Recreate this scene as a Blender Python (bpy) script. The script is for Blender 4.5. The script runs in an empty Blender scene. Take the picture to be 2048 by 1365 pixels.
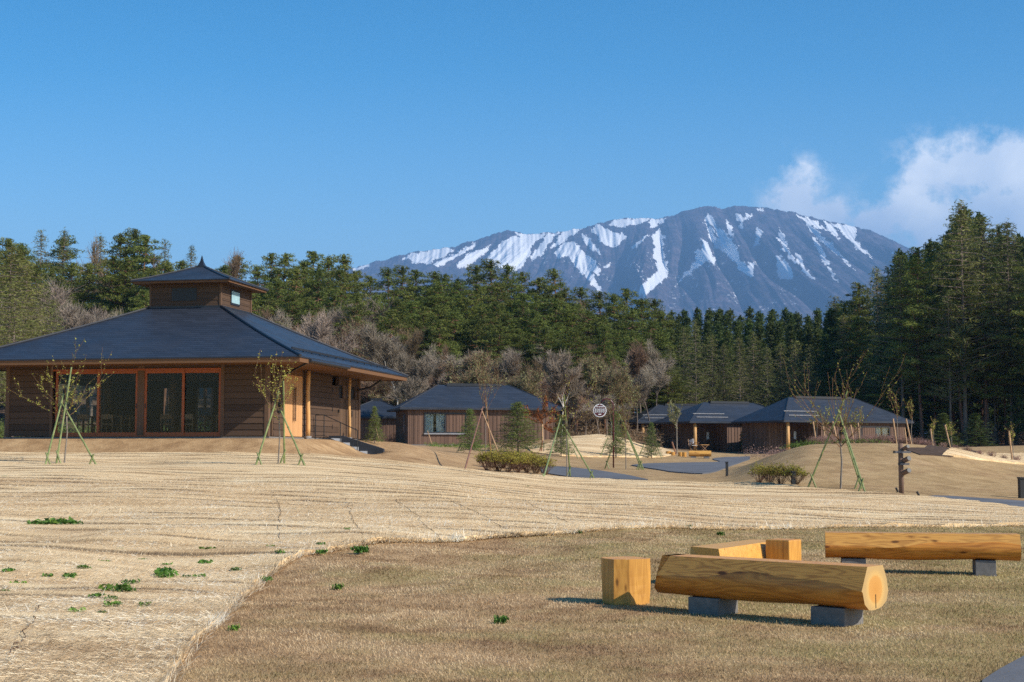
import bpy, bmesh, math, random
import numpy as np
from mathutils import Vector, Matrix, noise as mnoise
from mathutils.geometry import tessellate_polygon
R = math.radians
PI = math.pi
scene = bpy.context.scene
C = scene.collection

# ------------------------------------------------------------------ camera
F = 3000.0                       # focal length in pixels of the 2048 px wide photograph
HAZE_D = 9.2e-5
HZ = 905.0                       # row of the horizon
EYE = 1.35
PITCH = math.atan((HZ - 682.5) / F)
cam_d = bpy.data.cameras.new('camera')
cam_d.lens = F / 2048 * 36.0
cam_d.sensor_width = 36.0
cam_d.clip_start = 0.2
cam_d.clip_end = 60000
cam_d.dof.use_dof = True
cam_d.dof.focus_distance = 13.5
cam_d.dof.aperture_fstop = 9.0
cam = bpy.data.objects.new('camera', cam_d)
C.objects.link(cam)
cam.location = (0, 0, EYE)
cam.rotation_euler = (PI / 2 + PITCH, 0, 0)
scene.camera = cam

# ------------------------------------------------------------------ light
SUN_AZ = 27.0                    # degrees, from +x towards the camera
SUN_EL = 35.5
sv = Vector((math.cos(R(SUN_AZ)) * math.cos(R(SUN_EL)), -math.sin(R(SUN_AZ)) * math.cos(R(SUN_EL)), math.sin(R(SUN_EL))))
sun_d = bpy.data.lights.new('sun', 'SUN')
sun_d.energy = 4.0
sun_d.angle = R(0.53)
sun_d.color = (1.0, 0.93, 0.82)
sun = bpy.data.objects.new('sun', sun_d)
C.objects.link(sun)
sun.rotation_euler = sv.to_track_quat('Z', 'Y').to_euler()
sun.location = (30, -20, 40)

world = bpy.data.worlds.new('World')
scene.world = world
world.use_nodes = True
wn, wl = world.node_tree.nodes, world.node_tree.links
wn.clear()
def WN(t, **kw):
    n = wn.new(t)
    for k, v in kw.items(): setattr(n, k, v)
    return n
def wmath(op, a, b=None, c=None, clamp=False):
    n = WN('ShaderNodeMath', operation=op)
    n.use_clamp = clamp
    for i, v in enumerate((a, b, c)):
        if v is None: continue
        if isinstance(v, (int, float)): n.inputs[i].default_value = v
        else: wl.new(v, n.inputs[i])
    return n.outputs[0]
sky = WN('ShaderNodeTexSky', sky_type='NISHITA')
sky.sun_disc = False
sky.sun_elevation = R(SUN_EL)
sky.sun_rotation = math.atan2(sv.x, sv.y)
sky.altitude = 400
sky.air_density = 1.0
sky.dust_density = 0.8
sky.ozone_density = 2.2
tc = WN('ShaderNodeTexCoord')
sep = WN('ShaderNodeSeparateXYZ')
wl.new(tc.outputs['Generated'], sep.inputs[0])
fy = wmath('MAXIMUM', sep.outputs[1], 0.02)
u = wmath('DIVIDE', sep.outputs[0], fy)
v = wmath('DIVIDE', sep.outputs[2], fy)
# direction (u, v) on the dome; clouds live round the summit, low in the sky to the right
comb = WN('ShaderNodeCombineXYZ')
wl.new(u, comb.inputs[0]); wl.new(v, comb.inputs[1])
n1 = WN('ShaderNodeTexNoise'); n1.inputs['Scale'].default_value = 48; n1.inputs['Detail'].default_value = 7; n1.inputs['Roughness'].default_value = 0.6
n2 = WN('ShaderNodeTexNoise'); n2.inputs['Scale'].default_value = 17; n2.inputs['Detail'].default_value = 5; n2.inputs['Distortion'].default_value = 0.4
mp = WN('ShaderNodeMapping'); mp.inputs['Location'].default_value = (3.1, 1.7, 0)
wl.new(comb.outputs[0], mp.inputs[0]); wl.new(mp.outputs[0], n1.inputs['Vector']); wl.new(comb.outputs[0], n2.inputs['Vector'])
def blob(px, py, rx, ry, w=1.0):
    cx, cy = (px - 1024) / F, (HZ - py) / F
    dx = wmath('DIVIDE', wmath('SUBTRACT', u, cx), rx / F)
    dy = wmath('DIVIDE', wmath('SUBTRACT', v, cy), ry / F)
    d2 = wmath('ADD', wmath('MULTIPLY', dx, dx), wmath('MULTIPLY', dy, dy))
    return wmath('MULTIPLY', wmath('POWER', 2.718, wmath('MULTIPLY', d2, -1.0)), w)
tot = None
for b in [(1598, 385, 58, 62, 1.0), (1660, 432, 80, 40, .98), (1750, 452, 120, 46, .98), (1850, 440, 150, 64, .98), (2010, 330, 150, 70, 1.1),
          (1880, 345, 75, 70, .95), (2040, 430, 170, 90, .9), (1790, 480, 110, 34, .85), (1900, 500, 150, 50, .9), (2200, 380, 200, 130, 1.1)]:
    bb = blob(*b)
    tot = bb if tot is None else wmath('MAXIMUM', tot, bb)
nz = wmath('ADD', wmath('MULTIPLY', n1.outputs[0], 1.35), wmath('MULTIPLY', n2.outputs[0], 0.5))
dens = wmath('SUBTRACT', wmath('ADD', wmath('MULTIPLY', tot, 0.95), wmath('MULTIPLY', nz, 1.5)), 1.47)
dens = wmath('MULTIPLY', dens, 1.8, clamp=True)
dens = wmath('MULTIPLY', dens, wmath('MULTIPLY', tot, 3.0, clamp=True))
dens = wmath('MULTIPLY', wmath('POWER', dens, 1.2), 0.92, clamp=True)
# cloud colour: bright tops, greyer bellies
belly = wmath('MULTIPLY', wmath('SUBTRACT', n2.outputs[0], 0.38), 3.0, clamp=True)
topf = wmath('MULTIPLY', wmath('SUBTRACT', v, (HZ - 500) / F), 1 / (150 / F), clamp=True)
lit = wmath('MULTIPLY', wmath('ADD', belly, topf), 0.55, clamp=True)
ccol = WN('ShaderNodeMix', data_type='RGBA')
ccol.inputs[6].default_value = (3.6, 4.9, 7.2, 1)
ccol.inputs[7].default_value = (9.8, 10.2, 10.8, 1)
wl.new(lit, ccol.inputs[0])
mixc = WN('ShaderNodeMix', data_type='RGBA')
wl.new(dens, mixc.inputs[0])
hsv = WN('ShaderNodeHueSaturation'); hsv.inputs['Hue'].default_value = 0.495; hsv.inputs['Saturation'].default_value = 1.5; hsv.inputs['Value'].default_value = 1.24
wl.new(sky.outputs[0], hsv.inputs['Color'])
wl.new(wmath('MINIMUM', wmath('ADD', 1.24, wmath('MULTIPLY', wmath('MAXIMUM', v, 0.0), 1.2)), 1.55), hsv.inputs['Saturation'])
grad = wmath('SUBTRACT', 1.38, wmath('MULTIPLY', v, 1.5))
grad = wmath('MINIMUM', wmath('MAXIMUM', grad, 0.86), 1.38)
gsc = WN('ShaderNodeVectorMath', operation='SCALE')
wl.new(hsv.outputs[0], gsc.inputs[0]); wl.new(grad, gsc.inputs['Scale'])
wl.new(gsc.outputs[0], mixc.inputs[6]); wl.new(ccol.outputs[2], mixc.inputs[7])
bg = WN('ShaderNodeBackground'); bg.inputs['Strength'].default_value = 0.10
wo = WN('ShaderNodeOutputWorld')
wl.new(mixc.outputs[2], bg.inputs[0]); wl.new(bg.outputs[0], wo.inputs[0])

scene.view_settings.view_transform = 'Standard'
scene.view_settings.look = 'None'
scene.view_settings.exposure = 0.55
scene.view_settings.gamma = 1.0
scene.render.engine = 'CYCLES'
cy = scene.cycles
cy.max_bounces = 5; cy.diffuse_bounces = 2; cy.glossy_bounces = 3; cy.transmission_bounces = 5; cy.transparent_max_bounces = 8; cy.volume_bounces = 0
cy.use_denoising = False
cy.adaptive_threshold = 0.006
cy.denoiser = 'OPENIMAGEDENOISE'
cy.denoising_input_passes = 'RGB_ALBEDO_NORMAL'
cy.denoising_prefilter = 'ACCURATE'
cy.sample_clamp_indirect = 4.0

# ------------------------------------------------------------------ helpers
def tag(o, label=None, cat=None, group=None, kind=None):
    if label: o['label'] = label
    if cat: o['category'] = cat
    if group: o['group'] = group
    if kind: o['kind'] = kind
    return o
def empty(name, loc=(0, 0, 0), rz=0.0, label=None, cat=None, group=None):
    o = bpy.data.objects.new(name, None)
    C.objects.link(o)
    o.location = loc; o.rotation_euler = (0, 0, rz)
    return tag(o, label, cat, group)
class MB:
    def __init__(s): s.v = []; s.f = []; s.m = []
    def add(s, vs, fs, mi=0):
        b = len(s.v); s.v += [tuple(x) for x in vs]
        for f in fs: s.f.append(tuple(b + i for i in f)); s.m.append(mi)
    def box(s, x0, x1, y0, y1, z0, z1, mi=0):
        s.add([(x0, y0, z0), (x1, y0, z0), (x1, y1, z0), (x0, y1, z0), (x0, y0, z1), (x1, y0, z1), (x1, y1, z1), (x0, y1, z1)],
              [(0, 3, 2, 1), (4, 5, 6, 7), (0, 1, 5, 4), (1, 2, 6, 5), (2, 3, 7, 6), (3, 0, 4, 7)], mi)
    def tube(s, pts, rad, n=8, mi=0, caps=True):
        pts = [Vector(p) for p in pts]
        if not isinstance(rad, (list, tuple)): rad = [rad] * len(pts)
        b = len(s.v)
        for i, p in enumerate(pts):
            d = (pts[min(i + 1, len(pts) - 1)] - pts[max(i - 1, 0)])
            if d.length < 1e-9: d = Vector((0, 0, 1))
            d.normalize()
            a = d.cross(Vector((0, 0, 1)) if abs(d.z) < 0.9 else Vector((1, 0, 0))).normalized()
            c = d.cross(a)
            for k in range(n):
                t = 2 * PI * k / n
                s.v.append(tuple(p + (a * math.cos(t) + c * math.sin(t)) * rad[i]))
        for i in range(len(pts) - 1):
            for k in range(n):
                k2 = (k + 1) % n
                s.f.append((b + i * n + k, b + i * n + k2, b + (i + 1) * n + k2, b + (i + 1) * n + k)); s.m.append(mi)
        if caps:
            s.f.append(tuple(b + k for k in range(n))[::-1]); s.m.append(mi)
            e = b + (len(pts) - 1) * n
            s.f.append(tuple(e + k for k in range(n))); s.m.append(mi)
    def bar(s, p0, p1, w, h, mi=0):
        p0, p1 = Vector(p0), Vector(p1)
        d = (p1 - p0).normalized()
        a = d.cross(Vector((0, 0, 1)) if abs(d.z) < 0.95 else Vector((1, 0, 0))).normalized() * (w / 2)
        c = d.cross(a).normalized() * (h / 2)
        vs = [p0 - a - c, p0 + a - c, p0 + a + c, p0 - a + c, p1 - a - c, p1 + a - c, p1 + a + c, p1 - a + c]
        s.add(vs, [(0, 1, 2, 3), (7, 6, 5, 4), (0, 4, 5, 1), (1, 5, 6, 2), (2, 6, 7, 3), (3, 7, 4, 0)], mi)
    def prism(s, poly, z0, z1, mi=0):
        n = len(poly)
        s.add([(x, y, z0) for x, y in poly] + [(x, y, z1) for x, y in poly],
              [tuple(range(n))[::-1], tuple(range(n, 2 * n))] + [(i, (i + 1) % n, n + (i + 1) % n, n + i) for i in range(n)], mi)
    def build(s, name, mats, parent=None, smooth=False, loc=None, bevel=0.0):
        me = bpy.data.meshes.new(name)
        me.from_pydata(s.v, [], s.f)
        for m in (mats if isinstance(mats, (list, tuple)) else [mats]): me.materials.append(m)
        me.polygons.foreach_set('material_index', s.m)
        bm = bmesh.new(); bm.from_mesh(me)
        bmesh.ops.recalc_face_normals(bm, faces=bm.faces)
        bm.to_mesh(me); bm.free()
        if smooth: me.polygons.foreach_set('use_smooth', [True] * len(me.polygons))
        me.update()
        o = bpy.data.objects.new(name, me)
        C.objects.link(o)
        if parent: o.parent = parent
        if loc: o.location = loc
        if bevel:
            md = o.modifiers.new('bevel', 'BEVEL'); md.width = bevel; md.segments = 2; md.limit_method = 'ANGLE'; md.angle_limit = R(40)
        return o
def mesh_np(name, V, Fc, mat, smooth=False, attrs=None):
    """V (n,3), Fc (m,k) arrays -> mesh"""
    me = bpy.data.meshes.new(name)
    V = np.asarray(V, dtype=np.float32); Fc = np.asarray(Fc, dtype=np.int32)
    m, k = Fc.shape
    me.vertices.add(len(V)); me.vertices.foreach_set('co', V.ravel())
    me.loops.add(m * k); me.loops.foreach_set('vertex_index', Fc.ravel())
    me.polygons.add(m)
    me.polygons.foreach_set('loop_start', np.arange(0, m * k, k, dtype=np.int32))
    if smooth: me.polygons.foreach_set('use_smooth', np.ones(m, dtype=bool))
    me.update(calc_edges=True)
    me.materials.append(mat)
    for nm, (dom, arr) in (attrs or {}).items():
        a = me.attributes.new(nm, 'FLOAT', dom)
        a.data.foreach_set('value', np.asarray(arr, dtype=np.float32))
    return me
def obj(name, me, parent=None):
    o = bpy.data.objects.new(name, me); C.objects.link(o)
    if parent: o.parent = parent
    return o
def copy_tree(o, parent=None):
    c = o.copy(); C.objects.link(c); c.parent = parent
    for ch in list(o.children): copy_tree(ch, c)
    return c

# ------------------------------------------------------------------ materials
class NT:
    def __init__(s, name, rough=0.8, spec=0.3):
        s.mat = bpy.data.materials.new(name); s.mat.use_nodes = True
        s.n = s.mat.node_tree.nodes; s.l = s.mat.node_tree.links
        s.b = s.n['Principled BSDF']
        s.b.inputs['Roughness'].default_value = rough
        s.b.inputs['Specular IOR Level'].default_value = spec
        s._tc = None
    def node(s, t, **kw):
        n = s.n.new(t)
        for k, v in kw.items(): setattr(n, k, v)
        return n
    def put(s, sock, v):
        if isinstance(v, bpy.types.NodeSocket): s.l.new(v, sock)
        elif isinstance(v, (tuple, list)) and len(v) == 3 and len(getattr(sock, 'default_value', (0,) * 3)) == 4: sock.default_value = (*v, 1)
        else: sock.default_value = v
    def co(s, scale=(1, 1, 1), rot=(0, 0, 0), loc=(0, 0, 0), kind='Object'):
        if s._tc is None: s._tc = s.node('ShaderNodeTexCoord')
        m = s.node('ShaderNodeMapping')
        m.inputs['Scale'].default_value = scale; m.inputs['Rotation'].default_value = rot; m.inputs['Location'].default_value = loc
        s.l.new(s._tc.outputs[kind], m.inputs[0])
        return m.outputs[0]
    def noise(s, vec, scale=1, detail=3, rough=0.55, dist=0.0):
        n = s.node('ShaderNodeTexNoise')
        s.l.new(vec, n.inputs['Vector'])
        n.inputs['Scale'].default_value = scale; n.inputs['Detail'].default_value = detail
        n.inputs['Roughness'].default_value = rough; n.inputs['Distortion'].default_value = dist
        return n.outputs[0]
    def math(s, op, a, b=None, c=None, clamp=False):
        n = s.node('ShaderNodeMath', operation=op); n.use_clamp = clamp
        for i, v in enumerate((a, b, c)):
            if v is not None: s.put(n.inputs[i], v)
        return n.outputs[0]
    def rng(s, v, a, b, c=0.0, d=1.0):
        n = s.node('ShaderNodeMapRange'); s.put(n.inputs[0], v)
        for i, x in enumerate((a, b, c, d)): n.inputs[i + 1].default_value = x
        return n.outputs[0]
    def mix(s, f, a, b, mode='MIX'):
        n = s.node('ShaderNodeMix', data_type='RGBA', blend_type=mode)
        s.put(n.inputs[0], f); s.put(n.inputs[6], a); s.put(n.inputs[7], b)
        return n.outputs[2]
    def ramp(s, v, stops):
        n = s.node('ShaderNodeValToRGB'); s.put(n.inputs[0], v)
        e = n.color_ramp.elements
        while len(e) < len(stops): e.new(0.5)
        for i, (p, c) in enumerate(stops): e[i].position = p; e[i].color = (*c, 1)
        return n.outputs[0]
    def sep(s, vec):
        n = s.node('ShaderNodeSeparateXYZ'); s.l.new(vec, n.inputs[0]); return n.outputs
    def white(s, v, dim='1D'):
        n = s.node('ShaderNodeTexWhiteNoise', noise_dimensions=dim)
        s.put(n.inputs['W'] if dim == '1D' else n.inputs['Vector'], v)
        return n.outputs[0]
    def attr(s, name):
        n = s.node('ShaderNodeAttribute'); n.attribute_name = name; return n.outputs['Fac']
    def rnd(s): return s.node('ShaderNodeObjectInfo').outputs['Random']
    def col(s, c): s.put(s.b.inputs['Base Color'], c)
    def bump(s, h, strength=0.3, dist=0.02):
        n = s.node('ShaderNodeBump'); s.put(n.inputs['Height'], h)
        n.inputs['Strength'].default_value = strength; n.inputs['Distance'].default_value = dist
        s.l.new(n.outputs[0], s.b.inputs['Normal'])
    def done(s): return s.mat
def scl(c, k): return tuple(x * k for x in c)
def simple(name, c, rough=0.7, spec=0.3, var=0.25, scale=6.0, metallic=0.0, stretch=(1, 1, 1), bump=0.0):
    t = NT(name, rough, spec)
    n = t.noise(t.co(stretch), scale, 4, 0.6)
    t.col(t.ramp(n, [(0.3, scl(c, 1 - var)), (0.7, scl(c, 1 + var))]))
    t.b.inputs['Metallic'].default_value = metallic
    if bump: t.bump(n, bump, 0.01)
    return t.done()

def board_mat(name, c, horizontal=True, pitch=0.2, grain=1.0, var=0.35, line=0.35, rough=0.75):
    """stained boards: each board its own tone, long grain, a dark joint; both x- and y-facing walls"""
    t = NT(name, rough, 0.25)
    o = t.sep(t.co())
    along = t.math('ADD', o[0], o[1])
    k = t.math('DIVIDE', o[2] if horizontal else along, pitch)
    idx = t.math('FLOOR', k); fr = t.math('FRACT', k)
    tone = t.white(idx)
    g = t.noise(t.co((1.2, 1.2, 26) if horizontal else (26, 26, 1.2)), 1.6 * grain, 5, 0.65)
    blot = t.noise(t.co(), 0.9, 3)
    f = t.math('ADD', t.math('MULTIPLY', tone, 0.45), t.math('ADD', t.math('MULTIPLY', g, 0.5), t.math('MULTIPLY', blot, 0.25)))
    base = t.ramp(f, [(0.25, scl(c, 1 - var)), (0.55, c), (0.95, scl(c, 1 + var))])
    edge = t.math('LESS_THAN', fr, 0.07)
    t.col(t.mix(edge, base, scl(c, line)))
    t.bump(t.math('SUBTRACT', g, t.math('MULTIPLY', edge, 1.0)), 0.3, 0.01)
    return t.done()

def roof_mat(name, c, step=0.085, rough=0.45):
    t = NT(name, rough, 0.30)
    o = t.sep(t.co())
    k = t.math('DIVIDE', o[2], step)
    idx = t.math('FLOOR', k); fr = t.math('FRACT', k)
    along = t.math('ADD', t.math('MULTIPLY', t.math('ADD', o[0], o[1]), 2.2), t.math('MULTIPLY', t.white(idx), 7.0))
    cell = t.math('ADD', t.math('FLOOR', along), t.math('MULTIPLY', idx, 13.7))
    tone = t.math('ADD', t.math('MULTIPLY', t.white(cell), 0.35), t.math('MULTIPLY', t.noise(t.co(), 0.35, 4), 0.65))
    base = t.ramp(tone, [(0.25, scl(c, 0.82)), (0.7, scl(c, 1.2))])
    edge = t.rng(fr, 0.0, 0.28, 1.0, 0.0)
    t.col(t.mix(t.math('MULTIPLY', edge, 0.9), base, scl(c, 0.35)))
    t.put(t.b.inputs['Roughness'], t.rng(t.noise(t.co(), 1.3, 3), 0.3, 0.7, rough - 0.06, rough + 0.1))
    t.bump(fr, 0.35, 0.02)
    return t.done()

M = {}
M['dark_boards'] = board_mat('dark_boards', (0.080, 0.048, 0.030), True, 0.21)
M['batten_boards'] = board_mat('batten_boards', (0.135, 0.080, 0.055), False, 0.26, line=0.25)
M['door_boards'] = board_mat('door_boards', (0.115, 0.070, 0.042), False, 0.14)
M['cedar_boards'] = board_mat('cedar_boards', (0.56, 0.30, 0.13), False, 0.09, var=0.18, line=0.55)
M['soffit_wood'] = board_mat('soffit_wood', (0.17, 0.085, 0.037), False, 0.12, var=0.2, line=0.5)
M['fascia_wood'] = simple('fascia_wood', (0.145, 0.072, 0.032), 0.7, var=0.2, stretch=(1, 1, 14))
M['red_wood'] = simple('red_wood', (0.34, 0.095, 0.034), 0.55, var=0.15, stretch=(3, 3, 1))
M['pillar_wood'] = simple('pillar_wood', (0.55, 0.31, 0.12), 0.6, var=0.18, stretch=(6, 6, .7))
M['brown_post'] = simple('brown_post', (0.125, 0.072, 0.043), 0.7, var=0.2, stretch=(6, 6, .7))
M['slate'] = roof_mat('slate', (0.026, 0.032, 0.046))
M['slate_far'] = roof_mat('slate_far', (0.028, 0.035, 0.050), 0.11, 0.5)
M['dark_metal'] = simple('dark_metal', (0.016, 0.018, 0.024), 0.45, 0.5, 0.2)
M['black_metal'] = simple('black_metal', (0.012, 0.012, 0.013), 0.5, 0.5, 0.2)
M['concrete_dark'] = simple('concrete_dark', (0.17, 0.16, 0.152), 0.85, 0.2, 0.22, 14, bump=0.2)
M['concrete'] = simple('concrete', (0.26, 0.26, 0.27), 0.9, 0.2, 0.2, 12, bump=0.2)
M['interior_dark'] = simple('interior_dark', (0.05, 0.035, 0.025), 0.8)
M['floor_wood'] = board_mat('floor_wood', (0.16, 0.10, 0.06), False, 0.12)
M['chair_wood'] = simple('chair_wood', (0.22, 0.12, 0.06), 0.5, var=0.2, stretch=(5, 5, 1))
M['white_paint'] = simple('white_paint', (0.75, 0.76, 0.77), 0.6, var=0.05)
M['curtain'] = simple('curtain', (0.55, 0.60, 0.62), 0.8, var=0.2, scale=10, stretch=(4, 4, .1))
M['maroon'] = simple('maroon', (0.085, 0.012, 0.020), 0.3, 0.5, 0.15)
M['canvas'] = simple('canvas', (0.62, 0.62, 0.62), 0.8, var=0.1)
def glass_mat(name, c, rough=0.03, trans=1.0):
    t = NT(name, rough, 0.5)
    t.b.inputs['Transmission Weight'].default_value = trans
    t.b.inputs['IOR'].default_value = 1.45
    t.col(c)
    # thin sheet: let light straight through, keep the mirror reflection
    tr = t.node('ShaderNodeBsdfTransparent'); tr.inputs[0].default_value = (*c, 1)
    gl = t.node('ShaderNodeBsdfGlossy'); gl.inputs['Roughness'].default_value = rough
    lw = t.node('ShaderNodeLayerWeight'); lw.inputs[0].default_value = 0.25
    f2 = t.rng(lw.outputs['Fresnel'], 0, 1, 0.004, 0.9)
    mx = t.node('ShaderNodeMixShader')
    t.l.new(f2, mx.inputs[0]); t.l.new(tr.outputs[0], mx.inputs[1]); t.l.new(gl.outputs[0], mx.inputs[2])
    t.l.new(mx.outputs[0], t.n['Material Output'].inputs[0])
    return t.done()
M['glass'] = glass_mat('glass', (0.82, 0.86, 0.85))

def green_pole_mat():
    t = NT('green_pole', 0.45, 0.4)
    o = t.sep(t.co())
    n = t.noise(t.co((6, 6, 1)), 2.5, 3)
    base = t.ramp(n, [(0.3, (0.11, 0.15, 0.04)), (0.7, (0.25, 0.28, 0.11))])
    t.col(base)
    return t.done()
M['green_pole'] = green_pole_mat()
M['tan_pole'] = simple('tan_pole', (0.42, 0.26, 0.14), 0.6, var=0.35, scale=4, stretch=(4, 4, 1))
M['brown_pole'] = simple('brown_pole', (0.22, 0.10, 0.055), 0.6, var=0.35, scale=4, stretch=(4, 4, 1))
M['binding'] = simple('binding', (0.018, 0.018, 0.016), 0.9)
M['grey_bark'] = simple('grey_bark', (0.20, 0.17, 0.14), 0.9, var=0.3, scale=9, stretch=(3, 3, 1))

def foliage_mat(name, c, var=0.35, rough=0.6, trans=0.25):
    t = NT(name, rough, 0.2)
    n = t.noise(t.co(), 0.9, 3)
    tv = t.attr('tint')
    f = t.math('ADD', t.math('MULTIPLY', n, 0.4), t.math('MULTIPLY', tv, 0.6))
    a = t.ramp(f, [(0.15, scl(c, 1 - var)), (0.55, c), (0.95, (c[0] * (1 + var * 1.5), c[1] * (1 + var), c[2] * (1 + var * .4)))])
    hs = t.node('ShaderNodeHueSaturation')
    r = t.rnd()
    t.put(hs.inputs['Hue'], t.rng(r, 0, 1, 0.485, 0.515))
    t.put(hs.inputs['Value'], t.rng(t.white(r), 0, 1, 0.75, 1.25))
    t.l.new(a, hs.inputs['Color'])
    t.col(hs.outputs[0])
    if trans:
        tl = t.node('ShaderNodeBsdfTranslucent'); t.l.new(hs.outputs[0], tl.inputs[0])
        mx = t.node('ShaderNodeMixShader'); mx.inputs[0].default_value = trans
        t.l.new(t.b.outputs[0], mx.inputs[1]); t.l.new(tl.outputs[0], mx.inputs[2])
        t.l.new(mx.outputs[0], t.n['Material Output'].inputs[0])
    return t.done()
M['pine_needles'] = foliage_mat('pine_needles', (0.130, 0.155, 0.032), 0.5)
M['larch_needles'] = foliage_mat('larch_needles', (0.165, 0.175, 0.050), 0.35)
M['cedar_needles'] = foliage_mat('cedar_needles', (0.075, 0.105, 0.026), .45)
M['spruce_needles'] = foliage_mat('spruce_needles', (0.125, 0.165, 0.038), .45)
M['young_leaves'] = foliage_mat('young_leaves', (0.34, 0.35, 0.07), 0.4)
M['bright_leaves'] = foliage_mat('bright_leaves', (0.12, 0.19, 0.03), 0.4)
M['pale_leaves'] = foliage_mat('pale_leaves', (0.26, 0.27, 0.12), 0.35)
M['red_leaves'] = foliage_mat('red_leaves', (0.24, 0.065, 0.022), 0.4)
M['azalea_leaves'] = foliage_mat('azalea_leaves', (0.34, 0.30, 0.05), 0.4)
M['weed_leaves'] = foliage_mat('weed_leaves', (0.12, 0.23, 0.04), 0.4)
M['heath_leaves'] = foliage_mat('heath_leaves', (0.31, 0.19, 0.165), 0.4)
M['pine_bark'] = simple('pine_bark', (0.17, 0.085, 0.055), 0.9, var=0.4, scale=3, stretch=(2, 2, .6))
M['larch_bark'] = simple('larch_bark', (0.16, 0.125, 0.10), 0.9, var=0.3, scale=3)
M['twig'] = foliage_mat('twig', (0.20, 0.135, 0.088), 0.4, 0.9, 0)
M['twig_grey'] = foliage_mat('twig_grey', (0.27, 0.225, 0.18), 0.25, 0.9, 0)
M['birch_bark'] = simple('birch_bark', (0.70, 0.66, 0.60), 0.8, var=0.25, scale=5)
M['shrub_twig'] = foliage_mat('shrub_twig', (0.17, 0.095, 0.055), 0.3, 0.9, 0)

# ---- ground materials
def turf():
    t = NT('dry_turf', 0.95, 0.1)
    P = t.co()
    o = t.sep(P)
    fine = t.noise(t.co((1, 1, 1)), 38, 4, 0.7)
    mid = t.noise(P, 2.2, 4, 0.6)
    big = t.noise(P, 0.42, 4, 0.65)
    # sods were laid as squares: every square keeps a slightly different tone
    q = t.sep(t.co((1.25, 1.25, 1), rot=(0, 0, R(-17))))
    cell = t.math('ADD', t.math('MULTIPLY', t.math('FLOOR', q[0]), 7.13), t.math('MULTIPLY', t.math('FLOOR', q[1]), 3.71))
    sod = t.white(cell)
    f = t.math('ADD', t.math('MULTIPLY', fine, 0.50), t.math('ADD', t.math('MULTIPLY', mid, 0.35), t.math('MULTIPLY', sod, 0.09)))
    dry = t.ramp(f, [(0.30, (0.17, 0.095, 0.048)), (0.46, (0.35, 0.22, 0.112)), (0.60, (0.50, 0.34, 0.185)), (0.8, (0.64, 0.49, 0.30))])
    grn = t.ramp(fine, [(0.3, (0.13, 0.115, 0.035)), (0.7, (0.40, 0.33, 0.12))])
    gm = t.rng(t.math('ADD', t.math('MULTIPLY', big, 0.75), t.math('ADD', t.math('MULTIPLY', mid, 0.3), t.math('MULTIPLY', t.math('MINIMUM', o[0], 5.0), 0.028))), 0.47, 0.68, 0.0, 0.62)
    gm = t.math('MULTIPLY', gm, t.rng(o[1], 22, 36, 1.0, 0.28))
    c = t.mix(gm, dry, grn)
    # leaf litter under the forest
    lit = t.ramp(t.math('ADD', t.math('MULTIPLY', t.noise(P, 1.7, 5, .7), .6), t.math('MULTIPLY', t.noise(P, 0.12, 3), .4)),
                 [(0.3, (0.055, 0.036, 0.024)), (0.6, (0.15, 0.10, 0.07)), (0.8, (0.12, 0.12, 0.05))])
    far = t.rng(t.math('ADD', o[1], t.math('MULTIPLY', big, 6)), 108, 114)
    c = t.mix(far, c, lit)
    t.col(c)
    t.bump(t.math('ADD', fine, t.math('MULTIPLY', mid, 1.5)), 0.6, 0.03)
    return t.done()
M['turf'] = turf()
MAT_ROT = R(-17)
def straw():
    t = NT('straw', 0.9, 0.12)
    rot = (0, 0, -MAT_ROT)
    P = t.co(rot=rot)
    o = t.sep(P)
    strand = t.noise(t.co((90, 5, 1), rot=rot), 1.0, 4, 0.7, 0.3)          # straws lie across the rows
    strand2 = t.noise(t.co((40, 9, 1), rot=(0, 0, -MAT_ROT + 0.35)), 1.0, 3, 0.7)
    band = t.noise(t.co((0.10, 1.5, 1), rot=rot), 1.0, 4, 0.6)
    patch = t.noise(P, 0.45, 4, 0.6)
    clump = t.noise(P, 7, 4, 0.7)
    qf = t.math('FRACT', t.attr('rowq'))
    seam = t.math('MULTIPLY', t.attr('seam'), t.rng(qf, .045, .10, 1.0, 0.0))
    seam = t.math('MULTIPLY', seam, t.rng(strand, .3, .6, 1.0, .55))
    f = t.math('ADD', t.math('ADD', t.math('MULTIPLY', strand, 0.38), t.math('MULTIPLY', strand2, 0.16)),
               t.math('ADD', t.math('MULTIPLY', band, 0.46), t.math('MULTIPLY', patch, 0.16)))
    f = t.math('SUBTRACT', f, 0.075)
    c = t.ramp(f, [(0.33, (0.20, 0.115, 0.055)), (0.43, (0.50, 0.33, 0.17)), (0.52, (0.70, 0.50, 0.275)), (0.66, (0.84, 0.68, 0.44))])
    c = t.mix(t.rng(clump, 0.58, 0.78, 0.0, 0.6), c, (0.33, 0.20, 0.11))
    c = t.mix(seam, c, (0.08, 0.052, 0.036))  # dark seam: string and bared underlayer, plus the strip edge's shadow painted in
    t.col(c)
    t.bump(t.math('SUBTRACT', t.math('ADD', strand, t.math('MULTIPLY', clump, .7)), t.math('MULTIPLY', seam, 0.8)), 0.7, 0.02)
    return t.done()
M['straw'] = straw()
def asphalt():
    t = NT('asphalt', 0.9, 0.2)
    n = t.noise(t.co(), 40, 4, .7); m = t.noise(t.co(), 0.7, 3)
    t.col(t.ramp(t.math('ADD', t.math('MULTIPLY', n, .4), t.math('MULTIPLY', m, .6)), [(0.3, (0.085, 0.088, 0.098)), (0.7, (0.15, 0.153, 0.165))]))
    t.bump(n, .4, .01)
    return t.done()
M['asphalt'] = asphalt()
M['soil'] = simple('soil', (0.075, 0.050, 0.036), 0.95, 0.1, 0.4, 5, bump=.4)
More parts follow.
